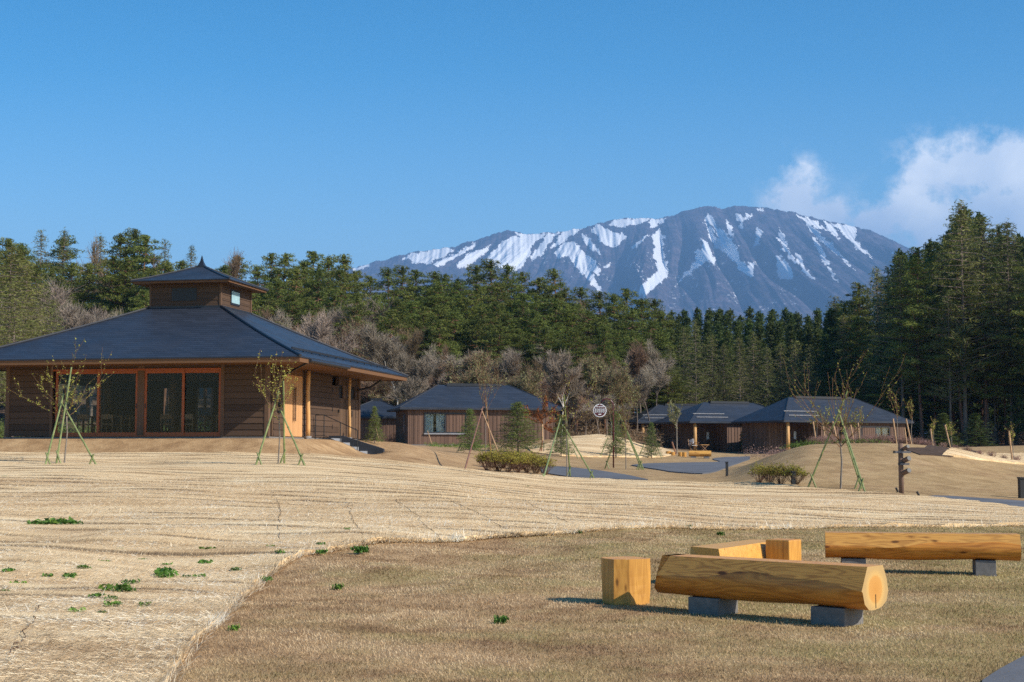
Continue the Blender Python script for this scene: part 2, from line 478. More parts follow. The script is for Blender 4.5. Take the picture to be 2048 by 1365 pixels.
def blade_mat(name, lo, mi, hi, green=None):
    t = NT(name, 0.8, 0.15)
    tv = t.attr('tint')
    c = t.ramp(tv, [(0.05, lo), (0.5, mi), (0.95, hi)])
    if green:
        o = t.sep(t.co())
        g = t.noise(t.co(), 0.42, 4, .65); m2 = t.noise(t.co(), 2.2, 4, .6)
        gm = t.rng(t.math('ADD', t.math('MULTIPLY', g, .75), t.math('ADD', t.math('MULTIPLY', m2, .3), t.math('MULTIPLY', t.math('MINIMUM', o[0], 5.0), .028))), .47, .68, 0., .68)
        gm = t.math('MULTIPLY', gm, t.rng(t.white(t.math('MULTIPLY', tv, 517.3)), 0.3, 0.7, 0, 1))
        c = t.mix(gm, c, green)
    t.col(c)
    tl = t.node('ShaderNodeBsdfTranslucent'); t.put(tl.inputs[0], c)
    mx = t.node('ShaderNodeMixShader'); mx.inputs[0].default_value = 0.3
    t.l.new(t.b.outputs[0], mx.inputs[1]); t.l.new(tl.outputs[0], mx.inputs[2])
    t.l.new(mx.outputs[0], t.n['Material Output'].inputs[0])
    return t.done()
M['dry_blades'] = blade_mat('dry_blades', (0.22, 0.13, 0.07), (0.50, 0.335, 0.18), (0.72, 0.55, 0.34), (0.27, 0.26, 0.08))
M['straw_blades'] = blade_mat('straw_blades', (0.46, 0.33, 0.20), (0.88, 0.72, 0.48), (0.95, 0.88, 0.72))

# ------------------------------------------------------------------ terrain
TU = np.array([-1200, 0, 350, 620, 720, 800, 880, 960, 1135, 1220, 1300, 1450, 1540, 1620, 1850, 2048, 2800], float)
TY = np.array([0, 12, 16, 25, 34, 40, 47, 52, 60, 70, 80, 95, 113, 150, 200, 300, 500], float)
TZ = np.array([
 [0]*17,
 [0]*17,
 [0.02]*17,
 [.38,.38,.38,.37,.36,.35,.33,.30,.24,.22,.20,.13,.10,.08,.04,.02,.0],
 [.76,.76,.76,.74,.70,.66,.62,.55,.38,.35,.32,.25,.23,.21,.14,.06,.0],
 [1.02,1.02,1.02,1.02,.95,.88,.80,.70,.46,.42,.39,.36,.35,.36,.28,.18,.1],
 [1.28,1.28,1.28,1.25,1.12,1.0,.88,.74,.48,.46,.44,.44,.82,1.10,1.0,.55,.6],
 [1.33,1.33,1.33,1.33,1.22,1.08,.90,.74,.52,.50,.50,.54,1.20,1.60,1.56,.90,.9],
 [1.38,1.38,1.38,1.38,1.50,1.70,1.30,.92,.66,.64,.64,.64,1.15,1.52,1.52,1.02,1.0],
 [1.5,1.5,1.5,1.55,1.6,1.65,1.42,1.25,.98,.86,.78,.72,.80,1.15,1.45,1.40,1.2],
 [1.6,1.6,1.6,1.6,1.65,1.75,1.6,1.5,1.35,1.10,.92,.85,.88,1.05,1.55,1.60,1.5],
 [1.75,1.75,1.75,1.75,1.8,1.8,1.8,1.85,2.25,2.35,1.55,1.12,1.10,1.2,1.6,1.75,1.8],
 [2.0,2.0,2.0,2.0,2.0,2.0,2.05,2.1,2.2,2.1,1.85,1.45,1.40,1.4,1.6,1.9,2.0],
 [7.0,7.0,6.5,6.2,6.6,7.0,7.2,7.0,6.0,5.0,3.8,2.2,2.0,2.0,2.2,2.6,3.0],
 [14,14,13.5,12,11.5,12,12.5,12,10,8,5.5,3.4,3.2,3.2,3.4,3.6,4.0],
 [21,21,20,17,15,15,15,14.5,12,10,7.5,5,4.6,4.6,5,5,5],
 [24,24,23,20,18,17,17,16,14,12,9,7,6.6,6.6,7,7,7]], float)
def _cr(p0, p1, p2, p3, t):
    return 0.5 * (2 * p1 + (p2 - p0) * t + (2 * p0 - 5 * p1 + 4 * p2 - p3) * t * t + (3 * p1 - p0 - 3 * p2 + p3) * t ** 3)
PAV = (-8.12, 50.0); PAV_ROT = R(-10.9); PAV_Z = 1.88
_ca, _sa = math.cos(PAV_ROT), math.sin(PAV_ROT)
def terrain(x, y):
    """height field, vectorised"""
    x = np.asarray(x, float); y = np.asarray(y, float)
    uu = np.clip(x / np.maximum(y, 14.0) * F + 1024, TU[0] + 1, TU[-1] - 1)
    yy = np.clip(y, 0.01, TY[-1] - 0.01)
    i = np.clip(np.searchsorted(TU, uu) - 1, 0, len(TU) - 2)
    j = np.clip(np.searchsorted(TY, yy) - 1, 0, len(TY) - 2)
    tu = (uu - TU[i]) / (TU[i + 1] - TU[i]); ty = (yy - TY[j]) / (TY[j + 1] - TY[j])
    nu, ny = len(TU) - 1, len(TY) - 1
    def rowv(jj):
        jj = np.clip(jj, 0, ny)
        return _cr(TZ[jj, np.clip(i - 1, 0, nu)], TZ[jj, i], TZ[jj, np.clip(i + 1, 0, nu)], TZ[jj, np.clip(i + 2, 0, nu)], tu)
    z = _cr(rowv(j - 1), rowv(j), rowv(j + 1), rowv(j + 2), ty)
    # low swells in the lawn
    z = z + 0.035 * np.sin(x * 0.9 + 1.3) * np.sin(y * 0.55 + x * .2) * np.clip((y - 12.5) / 3, 0, 1) * np.clip((60 - y) / 20, 0, 1)
    z = z + 0.05 * np.sin(x * 1.9 + 2.1 * np.sin(y * .7)) * np.cos(y * 1.05 + .6) * np.clip((y - 13.5) / 2, 0, 1) * np.clip((24 - y) / 4, 0, 1) * np.clip((3.2 - x) / 2, 0, 1)
    # the pavilion's bank
    dx, dy = x - PAV[0], y - PAV[1]
    lx = dx * _ca + dy * _sa; ly = -dx * _sa + dy * _ca
    ox = np.maximum(np.maximum(-9.5 - 1.5 - lx, lx), 0); oy = np.maximum(np.maximum(-ly, ly - 10.1), 0)
    d = np.sqrt(ox ** 2 + oy ** 2)
    t = np.clip((2.25 - d) / 1.6, 0, 1); t = t * t * (3 - 2 * t)
    z = z + (np.maximum(PAV_Z - 0.07, z) - z) * t
    ch = (lx > 0.1) & (lx < 2.3) & (ly > 4.75) & (ly < 6.35)
    z = np.where(ch, np.minimum(z, 1.1), z)
    return z
def th(x, y): return float(terrain(np.array([x]), np.array([y]))[0])
def ray(px, py):
    """unit-depth direction of the ray through a photograph pixel"""
    cx, cz = (px - 1024) / F, (682.5 - py) / F
    yy = math.cos(PITCH) - cz * math.sin(PITCH); zz = math.sin(PITCH) + cz * math.cos(PITCH)
    return cx / yy, zz / yy
def at(px, py, Y):
    a, b = ray(px, py)
    return Vector((a * Y, Y, EYE + b * Y))
def hit(px, py, y0=6.0, y1=160.0):
    """where the line of sight meets the ground"""
    a, b = ray(px, py)
    Y = np.linspace(y0, y1, 6000)
    dz = EYE + b * Y - terrain(a * Y, Y)
    k = np.argmax(dz < 0)
    if dz[k] >= 0: k = len(Y) - 1
    return Vector((a * Y[k], Y[k], th(a * Y[k], Y[k])))
def on(px, Y):
    x = (px - 1024) / F * Y
    return Vector((x, Y, th(x, Y)))

rows = [2.0]
while rows[-1] < 500:
    r = rows[-1]
    st = 0.25 if 44 <= r <= 64 else max(0.12, r * 0.014)
    rows.append(r + st)
rows = np.array(rows)
cols = np.concatenate([np.linspace(-3800, -700, 40)[:-1], np.linspace(-700, 2700, 300), np.linspace(2700, 5800, 40)[1:]])
U, Yg = np.meshgrid(cols, rows)
Xg = (U - 1024) / F * np.maximum(Yg, 8.0)
Zg = terrain(Xg, Yg)
V = np.stack([Xg.ravel(), Yg.ravel(), Zg.ravel()], 1)
nc = len(cols); nr = len(rows)
# skirt out to the horizon, and behind the camera
extra = []
farY = [600, 900, 1500, 3000, 6000, 9000, 16000]
for fY in farY:
    xx = (cols - 1024) / F * fY
    extra.append(np.stack([xx, np.full(nc, fY), np.full(nc, 5.0 - 3 * min(1, fY / 3000))], 1))
back = np.stack([(cols - 1024) / F * 8.0 * 3, np.full(nc, -40.0), np.zeros(nc)], 1)
V = np.concatenate([back, V] + extra)
NR = nr + 1 + len(farY)
ii, jj = np.meshgrid(np.arange(NR - 1), np.arange(nc - 1), indexing='ij')
q = (ii * nc + jj).ravel()
Fg = np.stack([q, q + 1, q + nc + 1, q + nc], 1)
g = obj('ground', mesh_np('ground', V, Fg, M['turf'], True))
tag(g, kind='structure')

def drape(name, poly, mat, off, step, kind='structure', rows=None, **kw):
    bm = bmesh.new()
    vs = [bm.verts.new((p[0], p[1], 0)) for p in poly]
    for tri in tessellate_polygon([[Vector((p[0], p[1], 0)) for p in poly]]):
        try: bm.faces.new([vs[i] for i in tri])
        except ValueError: pass
    xs = [p[0] for p in poly]; ys = [p[1] for p in poly]
    c_, s_ = (math.cos(MAT_ROT), math.sin(MAT_ROT)) if rows else (1.0, 0.0)
    for (ax, st) in ((Vector((c_, s_, 0)), step), (Vector((-s_, c_, 0)), rows or step)):
        d = [p[0] * ax.x + p[1] * ax.y for p in poly]
        for c in np.arange(math.floor(min(d) / st) * st + st, max(d), st):
            bmesh.ops.bisect_plane(bm, geom=bm.verts[:] + bm.edges[:] + bm.faces[:], plane_co=ax * c, plane_no=ax)
    co = np.array([v.co[:] for v in bm.verts])
    z = terrain(co[:, 0], co[:, 1]) + off
    seam = np.zeros(len(co))
    if rows:
        # the matting was unrolled in overlapping strips: every strip's near edge stands up a little
        a = co[:, 0] * c_ + co[:, 1] * s_; b = -co[:, 0] * s_ + co[:, 1] * c_
        w = np.array([mnoise.noise((p * .10, q * .22, 3.3)) for p, q in zip(a, b)])
        w2 = np.array([mnoise.noise((p * .55, q * .9, 8.1)) for p, q in zip(a, b)])
        w3 = np.array([mnoise.noise((p * 1.9, q * 3.1, 1.1)) for p, q in zip(a, b)])
        qv = b / .86 + .28 * w; fr = qv % 1.0; row = np.floor(qv)
        A_ = np.clip(.028 + .04 * w2 + .015 * np.sin(row * 12.9898), .006, .06)
        hgt = np.where(fr < .1, fr / .1, (1 - (fr - .1) / .9) ** .7)
        z = z + A_ * hgt + .012 * w3
        seam = np.clip(.62 + 1.4 * w2 + .6 * w3 + .25 * np.sin(row * 7.7), 0, .95)
    for v, zz in zip(bm.verts, z): v.co.z = zz
    for f in bm.faces:
        if f.normal.z < 0: f.normal_flip()
    bm.normal_update()
    for f in bm.faces:
        if f.normal.z < 0: f.normal_flip()
        f.smooth = True
    # turned-down edge, so that the sheet has a thickness where it ends
    n0 = len(bm.verts); bm.verts.ensure_lookup_table()
    for ed in [e for e in bm.edges if len(e.link_faces) == 1]:
        a_, b_ = ed.verts
        up_ = [bm.verts.new(v.co) for v in (a_, b_)]
        lo = [bm.verts.new((v.co.x, v.co.y, v.co.z - .14)) for v in (a_, b_)]
        try: bm.faces.new((up_[0], up_[1], lo[1], lo[0])).smooth = False
        except ValueError: pass
    me = bpy.data.meshes.new(name); bm.to_mesh(me)
    nx = len(bm.verts) - n0; bm.free()
    me.materials.append(mat)
    if rows:
        seam = np.concatenate([seam, np.zeros(nx)]); qv = np.concatenate([qv, np.full(nx, .5)])
        at_ = me.attributes.new('seam', 'FLOAT', 'POINT'); at_.data.foreach_set('value', seam.astype(np.float32))
        at_ = me.attributes.new('rowq', 'FLOAT', 'POINT'); at_.data.foreach_set('value', qv.astype(np.float32))
    o = obj(name, me); tag(o, kind=kind, **kw)
    return o
def smooth_poly(pts, n=4):
    out = []
    N = len(pts)
    for i in range(N - 1):
        p0, p1, p2, p3 = pts[max(i - 1, 0)], pts[i], pts[i + 1], pts[min(i + 2, N - 1)]
        for k in range(n):
            t = k / n
            out.append((_cr(p0[0], p1[0], p2[0], p3[0], t), _cr(p0[1], p1[1], p2[1], p3[1], t)))
    out.append(pts[-1])
    return out
def gp(px, py, **k):
    p = hit(px, py, **k); return (p.x, p.y)
NEAR = [gp(*p) for p in [(240, 1480), (330, 1365), (430, 1250), (500, 1185), (560, 1135), (700, 1097), (850, 1086), (1000, 1076), (1150, 1067), (1400, 1059), (1650, 1057), (2048, 1052), (2400, 1048)]]
NEAR = smooth_poly(NEAR, 5)
rngm = random.Random(5)
NEAR = [(a + rngm.uniform(-.035, .035), b + rngm.uniform(-.03, .03)) for a, b in NEAR]
FAR = [gp(*p) for p in [(2048, 1018), (1950, 1006), (1860, 997), (1740, 988), (1600, 977), (1450, 969), (1300, 964), (1200, 960), (1110, 955), (1000, 949)]]
FAR = [(14.5, 29.5)] + smooth_poly(FAR, 2) + [(-1.9, 47.6), (-5.6, 47.2), (-9, 46.9), (-14, 47.5), (-20, 48.5), (-30, 50), (-34, 40), (-20, 12), (-8, 6)]
drape('straw_mat_lawn', NEAR + FAR, M['straw'], 0.035, 0.8, rows=0.086)
NEARA = np.array(NEAR)
MATP = np.array(NEAR + FAR)
def on_mat(x, y):
    """True where the big straw mat lies"""
    x = np.asarray(x); y = np.asarray(y); ins = np.zeros(len(x), bool); j = len(MATP) - 1
    for i in range(len(MATP)):
        xi, yi = MATP[i]; xj, yj = MATP[j]
        ins ^= ((yi > y) != (yj > y)) & (x < (xj - xi) * (y - yi) / (yj - yi + 1e-12) + xi)
        j = i
    return ins
# second straw slope in the middle distance, straw strip by the bed on the right
drape('straw_mat_slope', smooth_poly([gp(*p) for p in [(1050, 894), (1100, 887), (1130, 873), (1180, 871), (1250, 876), (1310, 891), (1350, 905), (1330, 914)]], 3)
      + smooth_poly([gp(*p) for p in [(1290, 916), (1200, 915), (1120, 912), (1065, 906)]], 3), M['straw'], 0.04, 1.2, rows=0.2)
drape('straw_mat_bank', [gp(*p) for p in [(1885, 912), (1960, 908), (2040, 909), (2200, 914), (2200, 935), (2048, 930), (1960, 921)]], M['straw'], 0.04, 0.8, rows=0.2)
# asphalt
drape('path_middle', smooth_poly([gp(*p) for p in [(1078, 933), (1150, 937), (1220, 946), (1296, 961)]], 3) + [gp(*p) for p in [(1240, 960.5), (1150, 957), (1085, 947)]], M['asphalt'], 0.035, 1.0)
drape('driveway', smooth_poly([gp(*p) for p in [(1262, 932), (1310, 928), (1380, 926.5), (1440, 925), (1425, 919), (1455, 915.5), (1500, 914)]], 3) + smooth_poly([gp(*p) for p in [(1500, 920), (1485, 925), (1465, 932), (1440, 942), (1405, 949), (1340, 945)]], 3), M['asphalt'], 0.04, 1.5)
drape('path_right', smooth_poly([(9.9, 37.0)] + [gp(*p, y0=20) for p in [(1870, 992), (1960, 997), (2048, 1003), (2200, 1010)]], 3) + [(16, 27), (13.5, 27.5), (11.5, 30.6), (10.2, 33.5)], M['asphalt'], 0.012, 0.6)
drape('path_corner', [gp(*p) for p in [(1965, 1368), (2000, 1344), (2060, 1312), (2300, 1240), (2400, 1500), (1950, 1500)]], M['asphalt'], 0.02, 0.5)
drape('soil_bed', [gp(*p) for p in [(1800, 897), (1850, 897.5), (1910, 899), (1960, 905), (1950, 912), (1900, 915), (1840, 911)]], M['soil'], 0.03, 0.8)

# ------------------------------------------------------------------ mountain
def mountain():
    prof = np.array([(-900, 800), (-300, 740), (0, 700), (400, 615), (560, 572), (640, 550), (700, 535), (760, 520), (820, 503), (900, 493), (925, 485), (960, 475), (1015, 458), (1060, 466), (1110, 462), (1165, 455), (1210, 440),
                     (1260, 433), (1300, 433), (1312, 437), (1345, 428), (1370, 420), (1415, 408), (1450, 414), (1475, 408), (1500, 410), (1540, 412), (1600, 424), (1640, 435), (1700, 447), (1740, 456), (1790, 478), (1835, 500),
                     (1880, 522), (1950, 560), (2048, 605), (2300, 680), (2700, 750), (3200, 800)], float)
    pc = np.concatenate([np.linspace(-900, 640, 60)[:-1], np.linspace(640, 1900, 900), np.linspace(1900, 3200, 60)[1:]])
    T = np.concatenate([np.linspace(-0.25, 0, 8)[:-1], np.linspace(0, 1, 330) ** 1.0, np.linspace(1, 1.6, 12)[1:]])
    YR, D = 10500.0, 4200.0
    ridge = (HZ - np.interp(pc, prof[:, 0], prof[:, 1])) / F * YR
    ridge += np.array([12 * mnoise.noise((p * .05, 3, 0)) + 7 * mnoise.noise((p * .16, 8, 0)) for p in pc])
    n, m = len(pc), len(T)
    V = np.zeros((m, n, 3))
    for a, t in enumerate(T):
        Y = YR - D * t
        if t <= 0: h = ridge * (1 + t * 0.9)
        else: h = ridge * (1 - 0.90 * min(t, 1) ** 0.86) if t < 1 else ridge * 0.1 * (1.6 - t) / 0.6
        V[a, :, 0] = (pc - 1024) / F * YR * (1 + 0.04 * t)
        V[a, :, 1] = Y
        V[a, :, 2] = h
    # gullies fan out from the summits
    for a, t in enumerate(T):
        if t <= 0: continue
        amp = min(t * 5, 1.0)
        for b, p in enumerate(pc):
            if p < 500 or p > 2100: continue
            c0 = 1430 if p > 1230 else 1330
            fan = 1 + 1.1 * t
            gq = c0 + (p - c0) / fan
            w = mnoise.noise((p * .006, t * 4, 5)) * 14
            r1 = abs(mnoise.noise(((gq + w) * .022, t * 1.1, 1.0)))
            r2 = abs(mnoise.noise(((gq + w) * .065, t * 2.6, 9.0)))
            r3 = abs(mnoise.noise(((gq + w) * .17, t * 9, 4.0)))
            V[a, b, 2] += amp * (-150 * (0.42 - r1) - 62 * (0.3 - r2) + 20 * r3) * (1 - .45 * t)
            V[a, b, 1] -= amp * 260 * r1
    X, Y, Z = V[..., 0].ravel(), V[..., 1].ravel(), V[..., 2].ravel()
    # where each surface point is seen, to lay out the snow fields
    u_ = X / Y * F + 1024; v_ = HZ - (Z - EYE) / Y * F
    A = lambda pts: np.array([(700 + x * .293, 380 + y * .293) for x, y in pts])
    B = lambda pts: np.array([(1250 + x * .293, 380 + y * .293) for x, y in pts])
    S = [A([(340,475),(430,425),(560,400),(640,388),(725,398),(640,455),(540,490),(460,505),(390,470)]), A([(725,512),(790,440),(860,410),(965,368),(935,420),(860,480),(790,530)]),
         A([(560,500),(670,455),(790,390),(860,355),(855,378),(740,440),(600,520)]), A([(930,470),(1000,390),(1040,345),(1110,310),(1230,340),(1235,400),(1210,480),(1130,550),(1060,525),(960,530)]),
         A([(1110,268),(1180,300),(1340,285),(1320,325),(1255,340),(1240,395),(1190,350)]), A([(1235,450),(1300,370),(1350,290),(1430,288),(1350,375),(1310,430),(1240,490)]),
         A([(1355,395),(1420,330),(1460,265),(1590,252),(1530,300),(1440,360),(1380,395)]), A([(1390,430),(1470,350),(1530,345),(1600,420),(1690,490),(1712,585),(1650,550),(1700,640),(1720,690),(1600,600),(1545,520),(1490,450),(1430,455)]),
         A([(1585,290),(1640,320),(1720,440),(1690,430),(1610,350)]), A([(1650,260),(1690,232),(1800,275),(1900,308),(1885,335),(1845,345),(1810,390),(1740,365),(1700,330)]),
         A([(1770,240),(1810,188),(2060,182),(2000,220),(1890,245),(1800,243)]), A([(1920,395),(1990,330),(2055,295),(2000,350),(1940,398)]), A([(1720,515),(1790,490),(1750,535)]), A([(0,540),(120,505),(135,512),(10,555)]),
         B([(165,205),(295,182),(235,232),(178,252)]), B([(185,315),(240,248),(275,315),(265,400),(302,540),(290,590),(240,635),(170,695),(100,720),(135,630),(215,570),(228,480),(185,430),(208,380)]),
         B([(528,318),(575,370),(612,420),(628,505),(590,475),(540,495),(440,575),(380,625),(350,660),(405,580),(488,490),(498,420),(540,370)]),
         B([(562,148),(602,168),(645,240),(705,300),(775,370),(782,430),(825,500),(882,596),(855,592),(785,530),(695,430),(618,375),(578,290),(600,288),(640,330),(662,322),(620,250),(568,205)]),
         B([(543,208),(580,238),(625,292),(598,292)]), B([(697,188),(742,240),(748,330),(718,280)]), B([(768,160),(800,153),(830,185),(872,138),(875,165),(812,212),(822,258),(793,252),(788,200),(773,190)]),
         B([(843,490),(888,488),(874,605),(848,552)]), B([(922,248),(948,268),(922,365),(898,395),(908,330)]), B([(1042,312),(1080,330),(1055,258),(1102,310),(1132,400),(1185,492),(1160,485),(1108,425),(1076,402),(1108,390),(1078,352)]),
         B([(1187,418),(1212,440),(1224,510),(1272,568),(1315,615),(1250,575),(1187,500)]), B([(1042,447),(1080,438),(1075,480),(1102,470),(1155,560),(1152,605),(1056,605),(1046,560),(1065,500)]),
         B([(1286,320),(1322,318),(1364,400),(1410,505),(1380,512),(1346,440),(1308,362)]), B([(1186,143),(1232,176),(1293,228),(1354,306),(1466,408),(1530,480),(1600,560),(1500,470),(1436,412),(1366,352),(1286,274),(1218,184)]),
         B([(1236,168),(1312,198),(1384,258),(1404,273),(1330,255),(1278,213)]), B([(1376,198),(1422,228),(1472,288),(1480,330),(1428,295),(1388,242)]),
         B([(1416,218),(1500,236),(1585,238),(1594,332),(1566,312),(1626,380),(1708,455),(1650,433),(1588,372),(1536,322),(1476,262)]), B([(918,122),(962,110),(952,132)]), B([(1825,396),(1900,455),(1850,424)]),
         B([(1390,505),(1440,560),(1470,640),(1420,570)])]
    wx = np.array([mnoise.noise((a * .09, b * .09, 1.)) * 7 + mnoise.noise((a * .3, b * .3, 4.)) * 3.5 for a, b in zip(u_, v_)])
    wy = np.array([mnoise.noise((a * .09, b * .09, 7.)) * 5 + mnoise.noise((a * .3, b * .3, 2.)) * 2.5 for a, b in zip(u_, v_)])
    snow = np.zeros(len(X))
    px, py = u_ + wx, v_ + wy
    for P in S:
        inside = np.zeros(len(X), bool)
        j = len(P) - 1
        for i in range(len(P)):
            xi, yi, xj, yj = P[i, 0], P[i, 1], P[j, 0], P[j, 1]
            cond = ((yi > py) != (yj > py)) & (px < (xj - xi) * (py - yi) / (yj - yi + 1e-9) + xi)
            inside ^= cond
            j = i
        snow[inside] = 1
    # thin leftover snow between the bare trees low on the slope
    thin = np.array([mnoise.noise((a * .02, b * .05, 11.)) for a, b in zip(u_, v_)])
    spk = np.array([mnoise.noise((a * .35, b * .35, 21.)) for a, b in zip(u_, v_)])
    low = (v_ > 500) & (v_ < 640) & (u_ > 1080) & (u_ < 1600) & (thin > 0.05) & (spk > .12)
    snow = np.maximum(snow, low * 0.25)
    ii, jj = np.meshgrid(np.arange(m - 1), np.arange(n - 1), indexing='ij')
    qq = (ii * n + jj).ravel()
    Fc = np.stack([qq, qq + n, qq + n + 1, qq + 1], 1)
    t = NT('mountain_rock', 0.95, 0.1)
    s = t.attr('snow')
    nz = t.noise(t.co((1, 1, 1)), 0.011, 6, 0.7)
    fine = t.noise(t.co((1, .3, 1)), 0.03, 4, 0.7)
    rock = t.ramp(nz, [(0.36, (0.030, 0.034, 0.050)), (0.52, (0.072, 0.060, 0.080)), (0.66, (0.14, 0.11, 0.13))])
    f = t.math('MULTIPLY', t.rng(t.math('ADD', s, t.math('MULTIPLY', t.math('SUBTRACT', fine, .5), 1.0)), 0.22, 0.42), 1.0)
    t.col(t.mix(f, rock, (0.86, 0.87, 0.90)))
    o = obj('mountain', mesh_np('mountain', V.reshape(-1, 3), Fc, t.done(), True, {'snow': ('POINT', snow)}))
    tag(o, kind='structure')
mountain()

# ------------------------------------------------------------------ pavilion
def pavilion():
    p = empty('pavilion', (PAV[0], PAV[1], PAV_Z), PAV_ROT, 'large dark timber pavilion with hipped slate roof, small roof lantern and red framed glass doors', 'pavilion')
    W, L = 9.5, 10.1
    inv = Matrix.Rotation(-PAV_ROT, 4, 'Z')
    def loc_ray(px):
        a, _ = ray(px, 870)
        o3 = inv @ Vector((-PAV[0], -PAV[1], 0)); d = inv @ Vector((a, 1, 0))
        return o3, d
    def fx(px):       # photograph column -> x on the front wall
        o3, d = loc_ray(px); t = -o3.y / d.y; return o3.x + d.x * t
    def sy(px):       # photograph column -> y on the side wall
        o3, d = loc_ray(px); t = -o3.x / d.x; return o3.y + d.y * t
    T = 0.14
    H = 2.40
    def clap(mb, x0, x1, y0, y1, z0, z1, face):
        """lapped boards on a slab; face = '-y' or '+x'"""
        mb.box(x0, x1, y0, y1, z0, z1)
        z = z0; k = 0
        while z < z1 - .02:
            zt = min(z + 0.205, z1)
            e = 0.020
            if face == '-y':
                mb.add([(x0, y0 - e, z), (x1, y0 - e, z), (x1, y0 - .002, zt), (x0, y0 - .002, zt), (x0, y0, z), (x1, y0, z)], [(0, 1, 2, 3), (4, 5, 1, 0)])
            else:
                mb.add([(x1 + e, y0, z), (x1 + e, y1, z), (x1 + .002, y1, zt), (x1 + .002, y0, zt), (x1, y0, z), (x1, y1, z)], [(0, 1, 2, 3), (4, 5, 1, 0)])
            z += 0.21
    w = MB()
    xl, xg0, xg1 = -W, fx(104), fx(441)
    clap(w, xl, xg0, 0, T, 0.02, H, '-y')
    clap(w, xg1 + .12, -0.12, 0, T, 0.02, H, '-y')
    w.box(xg0, xg1, 0.0, T, 2.24, H)                       # lintel over the glass
    w.build('front_wall', M['dark_boards'], p)
    y1, y2, y3, y4, y5, y6 = sy(546), sy(567), sy(604), sy(612), sy(677), sy(716)
    for (ya, yb) in ((y1, y2), (y4, sy(663)), (y3 - .02, y4)):
        w = MB(); clap(w, -T, 0, ya, yb, 0.02, H, '+x'); w.build('side_wall', M['dark_boards'], p)
    w = MB(); w.box(-T, 0.0, y5, y6, 2.05, H); w.build('side_wall', M['dark_boards'], p)
    # back and far walls, with openings
    w = MB()
    def back(segs, z0, z1):
        for a, b in segs: w.box(a, b, L - T, L, z0, z1)
    back([(-W, 0)], 2.08, H); back([(-W, 0)], 0.02, 0.35)
    back([(-W, -8.9), (-7.3, -6.7), (-6.0, -3.3), (-0.9, 0)], 0.35, 2.08)
    w.box(-W, -W + T, 0.14, L - T, 2.0, H); w.box(-W, -W + T, 0.14, 3.2, 0.02, 2.0); w.box(-W, -W + T, 6.9, L - T, 0.02, 2.0)
    w.build('back_wall', M['dark_boards'], p)
    for x0, x1 in ((-8.9, -7.3), (-6.7, -6.0), (-3.3, -0.9)):
        b = MB(); b.add([(x0, L - .07, .35), (x1, L - .07, .35), (x1, L - .07, 2.08), (x0, L - .07, 2.08)], [(0, 1, 2, 3)]); b.build('window', M['glass'], p)
    f = MB(); f.box(-W + .01, -.01, .01, L - .01, -0.16, 0.0); f.build('floor', M['floor_wood'], p)
    f = MB(); f.box(-W - .06, .06, -.06, L + .06, -0.5, -0.012); f.build('foundation', M['concrete_dark'], p)
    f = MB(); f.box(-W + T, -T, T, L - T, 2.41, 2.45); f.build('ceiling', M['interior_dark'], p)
    # posts
    for (a, bb, c, d) in ((-0.12, 0.02, -0.03, 0.15), (xg1, xg1 + .12, -0.03, 0.15), (xl - .02, xl + .12, -.03, .15), (xg0 - .1, xg0, -.03, .15), (fx(274), fx(287), -.02, .14)):
        m = MB(); m.box(a, bb, c, d, 0, H); m.build('post', M['brown_post'], p)
    m = MB(); m.box(-.16, .03, y6, y6 + .22, 0, H); m.build('post', M['brown_post'], p)
    # sliding glass doors
    for i, (a, bb, yo) in enumerate(((108, 198, .05), (192, 274, .01), (287, 367, .01), (361, 440, .05))):
        x0, x1 = fx(a), fx(bb)
        m = MB(); s = .085; z0, z1 = 0.03, 2.24
        m.box(x0, x0 + s, yo, yo + .04, z0, z1); m.box(x1 - s, x1, yo, yo + .04, z0, z1)
        m.box(x0 + s, x1 - s, yo, yo + .04, z0, z0 + .11); m.box(x0 + s, x1 - s, yo, yo + .04, z1 - .1, z1)
        d = m.build('sliding_door', M['red_wood'], p)
        gl = MB(); gl.add([(x0 + s - .005, yo + .02, z0 + .105), (x1 - s + .005, yo + .02, z0 + .105), (x1 - s + .005, yo + .02, z1 - .095), (x0 + s - .005, yo + .02, z1 - .095)], [(0, 1, 2, 3)]); gl.build('pane', M['glass'], d)
        if i in (1, 2):
            hx = x1 - .06 if i == 1 else x0 + .03
            h = MB(); h.box(hx, hx + .03, yo - .008, yo, .95, 1.12); h.build('handle', M['black_metal'], d)
    m = MB(); m.box(xg0, xg1, -.03, .12, 2.242, 2.30); m.box(xg0, xg1, -.03, .12, 0.001, .03); m.build('door_track', M['red_wood'], p)
    # dark glazed slot at the corner
    m = MB(); m.box(-.06, -.04, .15, y1, .02, H); m.build('corner_window', M['black_metal'], p)
    m = MB(); m.box(-.05, .02, .36, .43, .02, H); m.build('post', M['brown_post'], p)
    # entrance of pale cedar
    m = MB(); m.box(-.08, .01, y2, y3 - .02, .02, 2.15)
    d = m.build('entrance_door', M['cedar_boards'], p)
    m = MB(); m.box(-.08, .006, y2, y3 - .02, 2.153, H); m.build('transom', M['soffit_wood'], p)
    ym = (y2 + y3) / 2
    for s in (-.09, .09):
        h = MB(); h.tube([(.06, ym + s, .55), (.06, ym + s, 1.75)], .022, 8)
        h.box(.0, .06, ym + s - .012, ym + s + .012, .62, .65); h.box(.0, .06, ym + s - .012, ym + s + .012, 1.65, 1.68)
        h.build('handle', M['brown_post'], d)
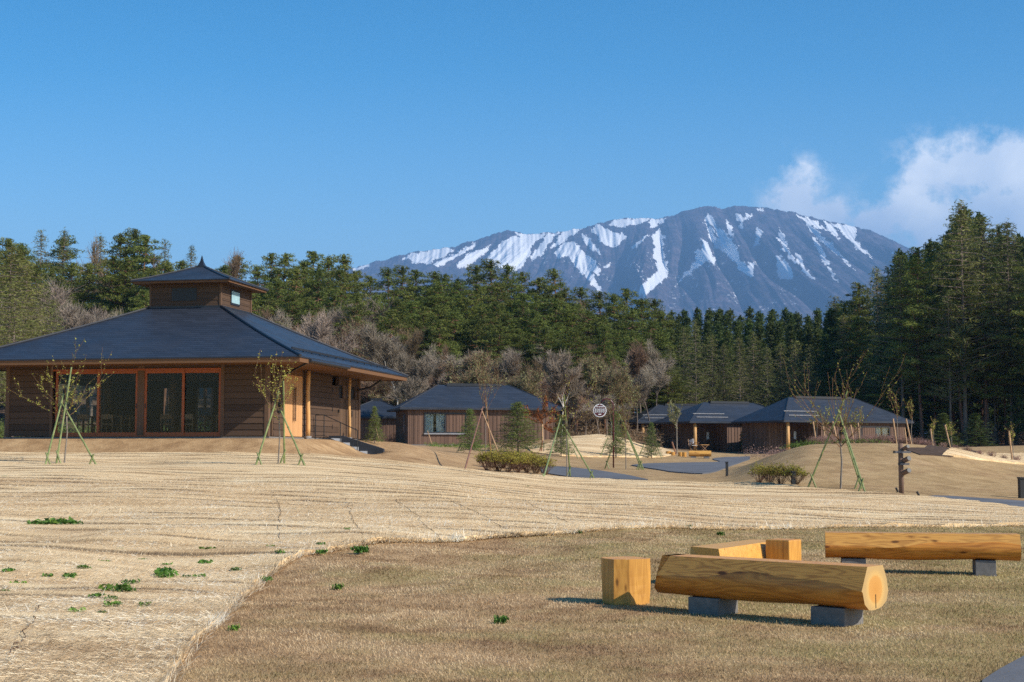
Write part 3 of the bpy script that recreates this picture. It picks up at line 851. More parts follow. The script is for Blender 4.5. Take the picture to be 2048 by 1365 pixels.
    for yy, rr, xx in ((sy(607), .075, .16), (sy(692), .055, .13)):
        m = MB()
        pts = [(xx + .012 * math.sin(z * 3.1), yy + .01 * math.cos(z * 2.3), z) for z in np.linspace(0.04, 2.38, 9)]
        m.tube(pts, [rr * (1.06 - .05 * k / 8 + .03 * math.sin(k * 2.1)) for k in range(9)], 12)
        m.build('log_pillar', M['pillar_wood'], p, True)
        m = MB(); m.tube([(xx, yy, -.02), (xx, yy, .045)], rr + .06, 12); m.build('pillar_base', M['concrete'], p)
    # plain board door and the vertical-boarded bay
    m = MB(); m.box(-.06, .012, sy(663), y5 - .02, .03, 2.0); d = m.build('side_door', M['dark_boards'], p)
    for z in (.35, 1.0, 1.75):
        h = MB(); h.box(.012, .03, sy(663) + .02, sy(663) + .05, z, z + .16); h.build('hinge', M['black_metal'], d)
    h = MB(); h.box(.012, .07, y5 - .16, y5 - .11, .98, 1.10); h.build('handle', M['black_metal'], d)
    m = MB(); m.box(-.06, -.01, y5, y6, .03, 1.55); d = m.build('store_door', M['door_boards'], p)
    h = MB(); ymm = sy(703); h.tube([(.02, ymm, .85), (.02, ymm, 1.1)], .018, 6); h.build('handle', M['black_metal'], d)
    m = MB(); m.box(-.10, -.07, y5, y6, 1.55, 2.05); m.build('transom_window', M['black_metal'], p)
    m = MB(); m.box(-.05, .0, sy(686), sy(694), 1.55, 2.05); m.build('mullion', M['brown_post'], p)
    # roof
    ex0, ex1, ey0, ey1 = -10.75, 1.68, -1.68, 11.7
    cx, cyy, hx, hy = -4.53, 5.05, 1.4, 1.5
    ez, cz = 2.56, 4.72
    E = [(ex0, ey0), (ex1, ey0), (ex1, ey1), (ex0, ey1)]
    Cc = [(cx - hx, cyy - hy), (cx + hx, cyy - hy), (cx + hx, cyy + hy), (cx - hx, cyy + hy)]
    def sag(k): return ez + (cz - ez) * k - .10 * math.sin(PI * k) * .6      # slight curve of the slope
    m = MB(); n = 8
    ring = []
    for i in range(n + 1):
        k = i / n
        ring.append([(E[c][0] + (Cc[c][0] - E[c][0]) * k, E[c][1] + (Cc[c][1] - E[c][1]) * k, sag(k)) for c in range(4)])
    vs = [v for r_ in ring for v in r_]
    fs = [(i * 4 + c, i * 4 + (c + 1) % 4, (i + 1) * 4 + (c + 1) % 4, (i + 1) * 4 + c) for i in range(n) for c in range(4)]
    m.add(vs, fs)
    m.add([(x, y, ez) for x, y in E] + [(x, y, ez - .045) for x, y in E], [(c, (c + 1) % 4, 4 + (c + 1) % 4, 4 + c) for c in range(4)] + [(4, 5, 6, 7)])
    roof = m.build('roof', M['slate'], p)
    for c in range(4):
        m = MB(); m.tube([Vector(ring[i][c]) + Vector((0, 0, .015)) for i in range(n + 1)], .05, 6); m.build('hip_cap', M['dark_metal'], roof)
    g1 = MB()
    k = .13
    xg = ex1 + (cx + hx - ex1) * k
    g1.bar((xg, ey0 + .95, sag(k) + .07), (xg, ey1 - .95, sag(k) + .07), .05, .07)
    for yy in np.arange(ey0 + 1.2, ey1 - .9, .9): g1.box(xg - .02, xg + .02, yy - .02, yy + .02, sag(k) - .05, sag(k) + .07)
    g1.build('snow_guard', M['dark_metal'], roof)
    m = MB()
    for (a, bb, c, d) in ((ex0 + .03, ex1 - .03, ey0 + .03, ey0 + .07), (ex1 - .07, ex1 - .03, ey0 + .07, ey1 - .03), (ex0 + .03, ex1 - .07, ey1 - .07, ey1 - .03), (ex0 + .03, ex0 + .07, ey0 + .07, ey1 - .07)):
        m.box(a, bb, c, d, ez - .19, ez - .047)
    m.build('fascia', M['fascia_wood'], roof)
    m = MB(); m.box(ex0 + .071, ex1 - .071, ey0 + .071, ey1 - .071, ez - .16, ez - .12); m.build('soffit', M['soffit_wood'], roof)
    m = MB(); m.tube([(ex1 + .03, ey0 + .9, ez - .10), (ex1 + .03, ey0 + 5.2, ez - .10)], .06, 8); m.build('gutter', M['dark_metal'], roof)
    m = MB(); m.tube([(ex1 + .0, ey0 + 1.0, ez - .12), (.5, .8, 2.2), (.05, 1.0, 2.05)], .035, 6); m.build('downpipe', M['dark_metal'], roof)
    m = MB()
    m.tube([(.9, ey1 - 1.2, ez - .2), (.5, ey1 - 1.4, 2.05), (.05, ey1 - 1.5, 1.95)], .05, 6)
    m.build('downpipe', M['dark_metal'], roof)
    # lantern
    z0, z1 = cz - .02, cz + .92
    m = MB()
    a0, a1, b0, b1 = cx - hx + .03, cx + hx - .03, cyy - hy + .03, cyy + hy - .03
    clap(m, a0, a1, b0, b0 + .08, z0 + .08, z1, '-y'); clap(m, a1 - .08, a1, b0 + .08, b1, z0 + .08, z1, '+x')
    m.box(a0, a0 + .08, b0 + .08, b1, z0, z1); m.box(a0 + .08, a1 - .08, b1 - .08, b1, z0, z1)
    lan = m.build('lantern', M['dark_boards'], p)
    m = MB(); m.box(a0 - .05, a1 + .05, b0 - .05, b0 + .0, z0 - .05, z0 + .08); m.box(a1, a1 + .05, b0, b1 + .05, z0 - .05, z0 + .08); m.build('flashing', M['dark_metal'], lan)
    for (xx, yy) in ((a1 - .05, b0 - .035), (a1 - .02, b1 - .05), (a0 - .02, b0 - .03)):
        m = MB(); m.box(xx, xx + .07, yy, yy + .09, z0 + .08, z1); m.build('corner_trim', M['brown_post'], lan)
    wx0 = a0 + (a1 - a0) * .31; wx1 = a0 + (a1 - a0) * .66
    m = MB(); m.box(wx0, wx1, b0 - .03, b0 + .01, z0 + .27, z0 + .74); m.build('louvre_opening', M['black_metal'], lan)
    wy0 = b0 + (b1 - b0) * .30; wy1 = b0 + (b1 - b0) * .60
    m = MB(); m.box(a1 - .01, a1 + .04, wy0, wy1, z0 + .2, z0 + .76); wnd = m.build('window', M['dark_metal'], lan)
    m = MB(); m.box(a1 + .04, a1 + .046, wy0 + .05, wy1 - .05, z0 + .27, z0 + .7); m.build('pane', M['blue_glass'], wnd)
    o = .5
    EE = [(cx - hx - o, cyy - hy - o), (cx + hx + o, cyy - hy - o), (cx + hx + o, cyy + hy + o), (cx - hx - o, cyy + hy + o)]
    tz = z1 + .74
    m = MB(); ring = []
    for i in range(7):
        k = i / 6; rr = []
        for x, y in EE:
            rr.append((x + (cx - x) * k * .93, y + (cyy - y) * k * .93, z1 + .05 + (tz - z1 - .05) * (k ** 1.12)))
        ring.append(rr)
    vs = [v for r_ in ring for v in r_]
    m.add(vs, [(i * 4 + c, i * 4 + (c + 1) % 4, (i + 1) * 4 + (c + 1) % 4, (i + 1) * 4 + c) for i in range(6) for c in range(4)] + [(24, 25, 26, 27)])
    m.add([(x, y, z1 + .05) for x, y in EE] + [(x, y, z1 + .015) for x, y in EE], [(c, (c + 1) % 4, 4 + (c + 1) % 4, 4 + c) for c in range(4)] + [(4, 5, 6, 7)])
    lr = m.build('lantern_roof', M['slate'], p)
    for c in range(4):
        m = MB(); m.tube([Vector(ring[i][c]) + Vector((0, 0, .01)) for i in range(7)], .035, 6); m.build('hip_cap', M['dark_metal'], lr)
    m = MB(); m.prism([(x + (cx - x) * .03, y + (cyy - y) * .03) for x, y in EE], z1 - .06, z1 + .013); m.build('soffit', M['fascia_wood'], lr)
    m = MB(); q = .21
    m.box(cx - q, cx + q, cyy - q, cyy + q, tz - .06, tz + .02)
    pr = [(.15, .02), (.10, .10), (.06, .2), (.03, .32), (.008, .44)]
    vs = []
    for r_, zz in pr: vs += [(cx - r_, cyy - r_, tz + zz), (cx + r_, cyy - r_, tz + zz), (cx + r_, cyy + r_, tz + zz), (cx - r_, cyy + r_, tz + zz)]
    m.add(vs, [(i * 4 + c, i * 4 + (c + 1) % 4, (i + 1) * 4 + (c + 1) % 4, (i + 1) * 4 + c) for i in range(4) for c in range(4)] + [(16, 17, 18, 19)])
    m.build('finial', M['dark_metal'], lr)
    # inner columns
    for (x, y) in ((-7.4, 3.4), (-5.9, 6.5), (-3.0, 3.6), (-4.8, 3.3)):
        m = MB(); m.tube([(x, y, 0), (x, y, 2.41)], [.19, .16], 10); m.build('inner_column', M['brown_post'], p, True)
    m = MB(); m.box(-W + T, -T, 4.9, 5.1, 2.1, 2.4); m.build('beam', M['brown_post'], p)
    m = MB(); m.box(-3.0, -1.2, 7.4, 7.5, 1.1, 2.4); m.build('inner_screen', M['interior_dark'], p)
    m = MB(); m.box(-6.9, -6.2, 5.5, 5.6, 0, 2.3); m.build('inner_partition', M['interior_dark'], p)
    # furniture inside: chairs and tables stand on the floor
    def chair_part(x, y, rz, label):
        wp = p.matrix_world if False else Matrix.Translation((PAV[0], PAV[1], PAV_Z)) @ Matrix.Rotation(PAV_ROT, 4, 'Z')
        l = wp @ Vector((x, y, 0))
        return l
    return p, chair_part

M['blue_glass'] = simple('blue_glass', (0.33, 0.50, 0.55), 0.15, 0.6, 0.15)
pav, pav_pt = pavilion()

def make_chair():
    t = empty('dining_chair')
    m = MB(); m.box(-.22, .22, -.21, .21, .42, .46); m.build('seat', M['chair_wood'], t)
    for sx in (-1, 1):
        for y_, z_ in ((-.19, .42), (.19, .78)):
            m = MB(); m.bar((sx * .2, y_, 0), (sx * .2, y_, z_), .035, .035); m.build('leg', M['chair_wood'], t)
    m = MB(); m.box(-.2, .2, .18, .205, .62, .78); m.build('backrest', M['chair_wood'], t)
    return t
def make_table():
    t = empty('dining_table')
    m = MB(); m.box(-.8, .8, -.4, .4, .70, .735); m.build('tabletop', M['chair_wood'], t)
    for sx in (-1, 1):
        for sy_ in (-1, 1):
            m = MB(); m.bar((sx * .72, sy_ * .33, 0), (sx * .72, sy_ * .33, .70), .06, .06); m.build('leg', M['chair_wood'], t)
    return t
ch0, tb0 = make_chair(), make_table()
for i, (x, y, a) in enumerate([(-6.6, 1.7, 0), (-3.6, 1.9, 0), (-1.9, 2.6, 0)]):
    t = tb0 if i == 0 else copy_tree(tb0)
    l = pav_pt(x, y, 0, ''); t.location = l; t.rotation_euler = (0, 0, PAV_ROT + a)
    tag(t, ['wooden dining table behind the left pair of glass doors', 'wooden dining table behind the middle glass door of the pavilion', 'wooden dining table behind the rightmost glass door'][i], 'table', 'tables inside the pavilion')
for i, (x, y, a) in enumerate([(-7.1, 1.1, PI), (-6.2, 1.1, PI), (-7.1, 2.4, 0), (-6.2, 2.4, 0), (-4.1, 1.3, PI), (-3.3, 1.2, PI), (-4.0, 2.6, 0), (-3.2, 2.6, 0), (-2.3, 1.9, PI), (-1.5, 2.0, PI)]):
    t = ch0 if i == 0 else copy_tree(ch0)
    t.location = pav_pt(x, y, 0, ''); t.rotation_euler = (0, 0, PAV_ROT + a)
    tag(t, 'low-backed wooden dining chair in the dark room behind the glass doors', 'chair', 'chairs inside the pavilion')

# ------------------------------------------------------------------ stairs and handrail
def stairs():
    loc = (PAV[0], PAV[1], PAV_Z)
    s = empty('entrance_stairs', loc, PAV_ROT, 'short grey concrete stair with dark side walls going down the grass bank beside the pavilion', 'stairs')
    y0, y1 = 4.88, 6.12
    m = MB(); m.box(.14, .62, y0, y1, -.6, -.02); m.build('landing', M['concrete'], s)
    for k in range(4):
        m = MB(); m.box(.62 + k * .34, .62 + (k + 1) * .34 - (.0 if k < 3 else 0), y0, y1, -.95, -.02 - .155 * (k + 1)); m.build('step', M['concrete'], s)
    M['cheek'] = simple('cheek', (0.040, 0.042, 0.050), .85, .2, .2)
    for (a, b, dz) in ((y1 + .002, y1 + .16, .26), (y0 - .14, y0 - .002, -.06)):
        m = MB()
        pts = [(.14, -.95), (2.25, -.95), (2.25, -.66 + dz), (.66, -.02 + dz * .4), (.14, -.02 + dz * .4)]
        m.add([(x, a, z) for x, z in pts] + [(x, b, z) for x, z in pts], [(0, 1, 2, 3, 4), (9, 8, 7, 6, 5)] + [(i, (i + 1) % 5, 5 + (i + 1) % 5, 5 + i) for i in range(5)])
        m.build('side_wall', M['cheek'], s)
    h = empty('stair_handrail', loc, PAV_ROT, 'thin black steel handrail sloping down beside the grey stairs', 'handrail')
    yy = y0 - .2
    P = [(.10, 0, .82), (.42, 0, .82), (1.02, -.18, .60), (1.68, -.55, .28)]
    m = MB(); m.tube([(x, yy, z) for x, b, z in [(.10, 0, .82), (.42, 0, .82), (1.68, 0, .26)]], .018, 6); m.tube([(x, yy, z) for x, z in [(.10, .08), (.42, .08), (1.68, -.48)]], .012, 6)
    m.build('rail', M['black_metal'], h)
    for x, zb, zt in ((.10, -.15, .82), (.42, -.15, .82), (1.04, -.35, .545), (1.68, -.75, .26)):
        m = MB(); m.tube([(x, yy, zb), (x, yy, zt)], .017, 6); m.build('rail_post', M['black_metal'], h)
stairs()

# ------------------------------------------------------------------ cottages
def cottage(px, Y, zf, ang, Lf, Wd, he, rise, label, porch=None, windows=(), door_plate=True, left_window=False, vent=True):
    """px, Y: nearest roof corner; ang: degrees the front turns away to the right"""
    x0 = (px - 1024) / F * Y
    o = empty('cottage', (x0, Y, zf), R(ang), label, 'cottage', None)
    ov = .55
    H = he
    wl_, wr, wf, wb = ov, Lf - ov, .32, Wd - ov
    m = MB()
    def slab(x_0, x_1, y_0, y_1, face):
        m.box(x_0, x_1, y_0, y_1, 0, H)
        if face == 'f':
            for x in np.arange(x_0 + .13, x_1, .26): m.box(x - .025, x + .025, y_0 - .022, y_0, 0, H - .002)
        else:
            s = x_0 - .022 if face == 'l' else x_1
            for y in np.arange(y_0 + .13, y_1, .26): m.box(s, s + .022, y - .025, y + .025, 0, H - .002)
    pd, pw = 0, 0
    if porch: pw, pd = porch
    fx0 = wl_ + pw
    wins = sorted(windows)
    cur = fx0
    for (a, b, z0, z1) in wins:
        slab(cur, a, wf, wf + .15, 'f'); m.box(a, b, wf, wf + .15, 0, z0); m.box(a, b, wf, wf + .15, z1, H); cur = b
    slab(cur, wr, wf, wf + .15, 'f')
    if porch:
        slab(wl_, fx0, wf + pd, wf + pd + .15, 'f'); m.box(fx0, fx0 + .15, wf + .15, wf + pd, 0, H)
        slab(wl_, wl_ + .15, wf + pd + .15, wb, 'l')
    else: slab(wl_, wl_ + .15, wf + .15, wb, 'l')
    slab(wr - .15, wr, wf + .15, wb, 'r'); m.box(wl_ + .15, wr - .15, wb - .15, wb, 0, H)
    m.build('wall', M['batten_boards'], o)
    m = MB(); m.box(wl_ - .05, wr + .05, wf - .05, wb + .05, -1.2, 0.05); m.build('foundation', M['concrete_dark'], o)
    rl = Lf - Wd + .6; cx = Lf / 2; hy = Wd / 2
    E = [(0, 0), (Lf, 0), (Lf, Wd), (0, Wd)]
    rz = H + rise
    m = MB()
    m.add([(x, y, H) for x, y in E] + [(cx - rl / 2, hy, rz), (cx + rl / 2, hy, rz)], [(0, 1, 5, 4), (1, 2, 5), (2, 3, 4, 5), (3, 0, 4)])
    m.add([(x, y, H) for x, y in E] + [(x, y, H - .13) for x, y in E], [(0, 1, 5, 4), (1, 2, 6, 5), (2, 3, 7, 6), (3, 0, 4, 7), (4, 5, 6, 7)])
    roof = m.build('roof', M['slate_far'], o)
    if vent:
        m = MB(); m.box(cx - rl / 2 + .5, cx + rl / 2 - .5, hy - .22, hy + .22, rz - .08, rz + .09); m.build('ridge_vent', M['dark_metal'], roof)
    for a, b in ((0, 4), (1, 5)):
        P = [(0, 0, H), (Lf, 0, H), 0, 0, (cx - rl / 2, hy, rz), (cx + rl / 2, hy, rz)]
        m = MB(); m.tube([P[a], P[b]], .04, 5); m.build('hip_cap', M['dark_metal'], roof)
    if porch:
        m = MB(); m.tube([(wl_ + .1, wf + .1, .0), (wl_ + .1, wf + .1, H)], [.14, .12], 8); m.build('porch_post', M['pillar_wood'], o, True)
        m = MB(); m.box(fx0 - .55, fx0 - .35, wf + pd - .05, wf + pd - .025, 1.0, 1.55)
        if door_plate: m.build('door_plate', M['white_paint'], o)
        m = MB()
        for k in (.55, 1.1):
            m.bar((wl_ + .3, k, H + rise * k / hy + .06), (fx0 + .2, k, H + rise * k / hy + .06), .05, .05)
        m.build('snow_guard', M['concrete'], roof)
    for (a, b, z0, z1) in wins:
        m = MB(); s = .07
        m.box(a, b, wf - .05, wf + .02, z1 - s, z1); m.box(a, b, wf - .05, wf + .02, z0, z0 + s); m.box(a, a + s, wf - .05, wf + .02, z0 + s, z1 - s); m.box(b - s, b, wf - .05, wf + .02, z0 + s, z1 - s)
        mid = (a + b) / 2
        m.box(mid - .04, mid + .04, wf - .03, wf + .02, z0 + s, z1 - s)
        fr = m.build('window', M['dark_metal'], o)
        if windows and porch: ga, gb, ba, bb = mid + .04, b - s, a + s, mid - .04
        else: ga, gb, ba, bb = a + s, mid - .04, mid + .04, b - s
        m = MB(); m.box(ga, gb, wf + .0, wf + .006, z0 + s, z1 - s); m.build('pane', M['glass'], fr)
        m = MB()
        for k in range(7):
            xx = ga + (gb - ga) * (k + .5) / 7
            if k == 3: continue
            m.box(xx - (gb - ga) / 15, xx + (gb - ga) / 15, wf + .10, wf + .13, z0 + s, z1 - s)
        m.build('curtain', M['curtain'], fr)
        m = MB(); m.box(ba, bb, wf - .02, wf + .01, z0 + s, z1 - s)
        for x in np.arange(ba + .06, bb, .2): m.box(x - .02, x + .02, wf - .04, wf - .02, z0 + s, z1 - s)
        m.build('shutter', M['batten_boards'], fr)
        m = MB(); m.box(a - .02, b + .02, wf - .12, wf - .001, z0 - .08, z0 - .002); m.build('sill', M['concrete'], fr)
    if left_window:
        m = MB(); m.box(wl_ - .03, wl_ - .001, wf + 1.2, wf + 2.0, .75, 1.95); w_ = m.build('window', M['dark_metal'], o)
        m = MB(); m.box(wl_ - .036, wl_ - .031, wf + 1.28, wf + 1.92, .83, 1.87); m.build('pane', M['glass2'], w_)
    return o
M['glass2'] = simple('glass2', (0.20, 0.16, 0.15), 0.1, 0.6, .2)
cottage(800, 92, 1.78, 12, 10.4, 6.4, 2.32, 1.55, 'brown cottage behind the red maple with wide window, blue-grey hip roof', None, [(1.55, 4.2, .75, 2.0)], left_window=True)
cottage(668, 101, 1.75, 4, 5.6, 6, 2.0, 1.25, 'brown cottage half hidden between the pavilion and its neighbour', None, [])
cottage(1379, 109, 1.32, 21, 9.9, 6.2, 2.28, 1.50, 'middle cottage of the right row, chair and pale post at its porch', (2.7, 2.2))
cottage(1567, 103, 1.28, 27, 11.6, 6.2, 2.27, 1.72, 'nearest right cottage behind the mound with a curtained window', (2.9, 2.4), [(7.0, 9.6, .35, 1.9)])
cottage(1273, 119, 1.72, 12, 9.4, 6.2, 2.05, 1.45, 'leftmost cottage of the right row, pale post behind a small spruce', (2.3, 2.0))
cottage(1207, 150, 1.9, 48, 8, 5.5, 1.2, 1.2, 'distant cottage of which only the dark roof tip shows above the slope', None, vent=False)

# ------------------------------------------------------------------ trees
def leaf_cloud(rs, centers, radii, n, size, aspect=1.0, flat=1.0, up=0.0):
    """n random leaf triangles round each centre; returns V,F,tint"""
    K = len(centers)
    c = np.repeat(np.asarray(centers, float), n, axis=0)
    r = np.repeat(np.asarray(radii, float), n, axis=0)
    if r.ndim == 1: r = np.stack([r, r, r * flat], 1)
    d = rs.normal(size=(K * n, 3)); d /= np.linalg.norm(d, axis=1)[:, None]
    rad = rs.uniform(0.25, 1.0, size=(K * n, 1)) ** 0.6
    p = c + d * rad * r
    a = rs.normal(size=(K * n, 3)); a[:, 2] = a[:, 2] * (1 - up) + up; a /= np.linalg.norm(a, axis=1)[:, None]
    b = np.cross(a, rs.normal(size=(K * n, 3))); b /= np.linalg.norm(b, axis=1)[:, None] + 1e-9
    s = size * rs.uniform(.6, 1.35, size=(K * n, 1))
    V = np.stack([p - a * s * .5 - b * s * .32 * aspect, p - a * s * .5 + b * s * .32 * aspect, p + a * s * .6], 1).reshape(-1, 3)
    Fc = np.arange(len(V)).reshape(-1, 3)
    tint = np.clip(np.repeat(rs.uniform(0, 1, K), n) * .6 + rs.uniform(0, .4, K * n), 0, 1)
    return V, Fc, tint
def join(parts):
    V, Fc, T = [], [], []; b = 0
    for v, f, t in parts:
        V.append(v); Fc.append(f + b); T.append(t); b += len(v)
    return np.concatenate(V), np.concatenate(Fc), np.concatenate(T)
def stems(segs, n=3):
    """(p0,p1,r0,r1) segments -> thin prisms"""
    P0 = np.array([s[0] for s in segs], float); P1 = np.array([s[1] for s in segs], float)
    r0 = np.array([s[2] for s in segs]); r1 = np.array([s[3] for s in segs])
    d = P1 - P0; d /= np.linalg.norm(d, axis=1)[:, None] + 1e-9
    ref = np.where(np.abs(d[:, 2:3]) < .9, np.array([[0, 0, 1.]]), np.array([[1., 0, 0]]))
    a = np.cross(d, ref); a /= np.linalg.norm(a, axis=1)[:, None]; c = np.cross(d, a)
    vs = []
    for k in range(n):
        t = 2 * PI * k / n
        e = a * math.cos(t) + c * math.sin(t)
        vs.append(P0 + e * r0[:, None]); vs.append(P1 + e * r1[:, None])
    V = np.stack(vs, 1)                      # (S, 2n, 3)
    S = len(segs); base = (np.arange(S) * 2 * n)[:, None]
    fs = []
    for k in range(n):
        k2 = (k + 1) % n
        fs.append(np.concatenate([base + 2 * k, base + 2 * k2, base + 2 * k2 + 1, base + 2 * k + 1], 1))
    Fc = np.stack(fs, 1).reshape(-1, 4)
    return V.reshape(-1, 3), Fc
def trunk_obj(segs, mat, parent, n=6, name='trunk'):
    V, Fc = stems(segs, n)
    return obj(name, mesh_np(name, V, Fc, mat, True), parent)
def crown_obj(V, Fc, T, mat, parent, name='crown'):
    return obj(name, mesh_np(name, V, Fc, mat, False, {'tint': ('FACE', T)}), parent)

def pine(seed, H=12.0, name='pine_tree', lowf=.38, wide=1.0, nb=58):
    rs = np.random.RandomState(seed); t = empty(name)
    bend = rs.uniform(-.5, .5, 2)
    def tp(z): k = z / H; return np.array([bend[0] * math.sin(k * 2.6) , bend[1] * math.sin(k * 2.1 + .5), z])
    segs = []; zs = np.linspace(-.6, H * .97, 13)
    for a, b in zip(zs[:-1], zs[1:]): segs.append((tp(a), tp(b), .17 * (1 - a / H * .85), .17 * (1 - b / H * .85)))
    cen, rad = [], []
    for i in range(nb):
        k = lowf + (1 - lowf) * (i + rs.rand()) / nb
        z = k * H; kk = (k - lowf) / (1 - lowf)
        rmax = wide * (2.45 * (1 - kk ** 1.4) ** .85 * (0.5 + .5 * min(1, kk * 4)) + .22) * rs.uniform(.5, 1.22)
        ang = i * 2.4 + rs.uniform(-.5, .5)
        p0 = tp(z); tipz = z + rmax * rs.uniform(-.12, .22)
        p1 = p0 + np.array([math.cos(ang) * rmax, math.sin(ang) * rmax, tipz - z])
        pm = (p0 + p1) / 2 + np.array([0, 0, -.08 * rmax])
        segs.append((p0, pm, .045, .03)); segs.append((pm, p1, .03, .012))
        npad = max(2, int(rmax * 3.4))
        for j in range(npad):
            f = .28 + .76 * (j + .5) / npad
            q = p0 + (p1 - p0) * f + np.array([rs.normal() * .22, rs.normal() * .22, .08 + rs.normal() * .05])
            s = rs.uniform(.34, .72) * (1 - .25 * kk)
            cen.append(q); rad.append((s * 1.15, s * 1.15, s * .42))
    for j in range(6): cen.append(tp(H * (.95 + .05 * j / 5))); rad.append((.16, .16, .2))
    V, Fc, T = leaf_cloud(rs, cen, np.array(rad), 44, .19, .55, up=.3)
    trunk_obj(segs, M['pine_bark'], t, 5); crown_obj(V, Fc, T, M['pine_needles'], t)
    return t
def conifer(seed, H, name, mat, bark, R0, low=.12, leaf=.2, aspect=.35, n=14, nb=90, droop=.1, power=.9, thin=1.0, up=.1, trunk_r=.11, crowns=.5):
    rs = np.random.RandomState(seed); t = empty(name)
    segs = [(np.array([0, 0, -.5 if H > 5 else -.1]), np.array([0, 0, H * .5]), trunk_r, trunk_r * .6), (np.array([0, 0, H * .5]), np.array([0, 0, H * .985]), trunk_r * .6, .012)]
    cen, rad = [], []
    for i in range(nb):
        kk = (i + rs.rand()) / nb; z = (low + (1 - low) * kk) * H
        r = (R0 * (1 - kk) ** power * rs.uniform(.68, 1.15) + .04 * H ** .5 * .3)
        ang = i * 2.39996 + rs.uniform(-.4, .4)
        p0 = np.array([0, 0, z]); p1 = p0 + np.array([math.cos(ang) * r, math.sin(ang) * r, -droop * r * (1 - kk * 1.6)])
        segs.append((p0, p1, .02 * thin + .004 * H ** .3, .006))
        npd = max(2, int(5 * (r / R0) + 1))
        for j in range(npd):
            f = .18 + .85 * (j + .6) / npd
            cen.append(p0 + (p1 - p0) * f + rs.normal(size=3) * .04 * R0); s = R0 * .13 * (.6 + .6 * (1 - f)) + .03 * R0
            rad.append((s * 1.3, s * 1.3, s * crowns))
    for j in range(5): cen.append(np.array([0, 0, H * (.93 + .075 * j / 4)])); rad.append((R0 * .05 + .02, R0 * .05 + .02, H * .02))
    V, Fc, T = leaf_cloud(rs, cen, np.array(rad), n, leaf, aspect, up=up)
    trunk_obj(segs, bark, t, 4); crown_obj(V, Fc, T, mat, t)
    return t
def larch(seed, H=11.0): return conifer(seed, H, 'larch_tree', M['larch_needles'], M['larch_bark'], 2.15, low=.28, leaf=.20, aspect=.30, n=10, nb=110, droop=-.35, power=.62, up=.45)
def branchy(seed, H, name, bark, twig, spread=.5, depth=5, trunk_r=.12, split0=.28, kids=4, budmat=None, bud=0.0, nbud=0, leafmat_attr=None, gnarl=.12, minr=.010, fork=False, endtw=3, twl=.9, shr=.72):
    """a leafless or budding tree by recursive branching; twigs and buds make the crown"""
    rs = np.random.RandomState(seed); t = empty(name)
    trunk, twigs, tips = [], [], []
    def grow(p, d, L, r, lev):
        nseg = 3
        for k in range(nseg):
            d2 = d + rs.normal(size=3) * gnarl; d2[2] += .06; d2 /= np.linalg.norm(d2)
            q = p + d2 * L / nseg; r2 = max(r * .84, minr)
            (trunk if lev < 2 else twigs).append((p, q, r, r2)); p, d, r = q, d2, r2
            if lev >= depth - 1: tips.append((p, d2))
            if lev < depth and (k > 0 or lev > 0):
                nk = kids if lev > 0 else kids
                for _ in range(rs.randint(1, nk)):
                    a = rs.uniform(0, 2 * PI); e = np.array([math.cos(a), math.sin(a), rs.uniform(-.15, .5)])
                    nd = d * (1 - spread) + e * spread; nd /= np.linalg.norm(nd)
                    grow(p, nd, L * shr * rs.uniform(.7, 1.1), r * .6, lev + 1)
    if fork:
        for _ in range(kids):
            a = rs.uniform(0, 2 * PI); e = np.array([math.cos(a) * spread, math.sin(a) * spread, 1.]); grow(np.zeros(3), e / np.linalg.norm(e), H * .45, trunk_r * .6, 1)
    else:
        p0 = np.array([0, 0, -.2]); p1 = np.array([rs.normal() * .02 * H, rs.normal() * .02 * H, H * split0])
        trunk.append((p0, p1, trunk_r, trunk_r * .85))
        grow(p1, np.array([rs.normal() * .05, rs.normal() * .05, 1.]), H * (1 - split0) * .62, trunk_r * .85, 0)
    for p, d in tips:
        for _ in range(endtw):
            e = d + rs.normal(size=3) * .45; e[2] += .1; e /= np.linalg.norm(e)
            twigs.append((p, p + e * twl * rs.uniform(.4, 1), minr, minr * .45))
    zmax = max(s[1][2] for s in trunk + twigs); k = H / zmax
    sc = lambda L: [(a * k, b * k, r, r2) for a, b, r, r2 in L]
    trunk, twigs = sc(trunk), sc(twigs)
    trunk_obj(trunk, bark, t, 5)
    V, Fc = stems(twigs, 3)
    T = np.repeat(rs.uniform(0, 1, len(twigs)), 3)
    crown = obj('crown', mesh_np('crown', V, Fc, twig, False, {'tint': ('FACE', T)}), t)
    if budmat:
        cen = []
        for a, b, r, r2 in twigs:
            for _ in range(nbud): f = rs.rand(); cen.append(a + (b - a) * f)
        cen = np.array(cen)
        V, Fc, T = leaf_cloud(rs, cen, np.full(len(cen), bud * .8), 1, bud, 1.0, up=.1)
        obj('foliage', mesh_np('foliage', V, Fc, budmat, False, {'tint': ('FACE', T)}), t)
    return t
def put(t, x, y, z, s=1.0, rz=0.0, sxy=None):
    t.location = (x, y, z); t.scale = (s * (sxy or 1), s * (sxy or 1), s); t.rotation_euler = (0, 0, rz)

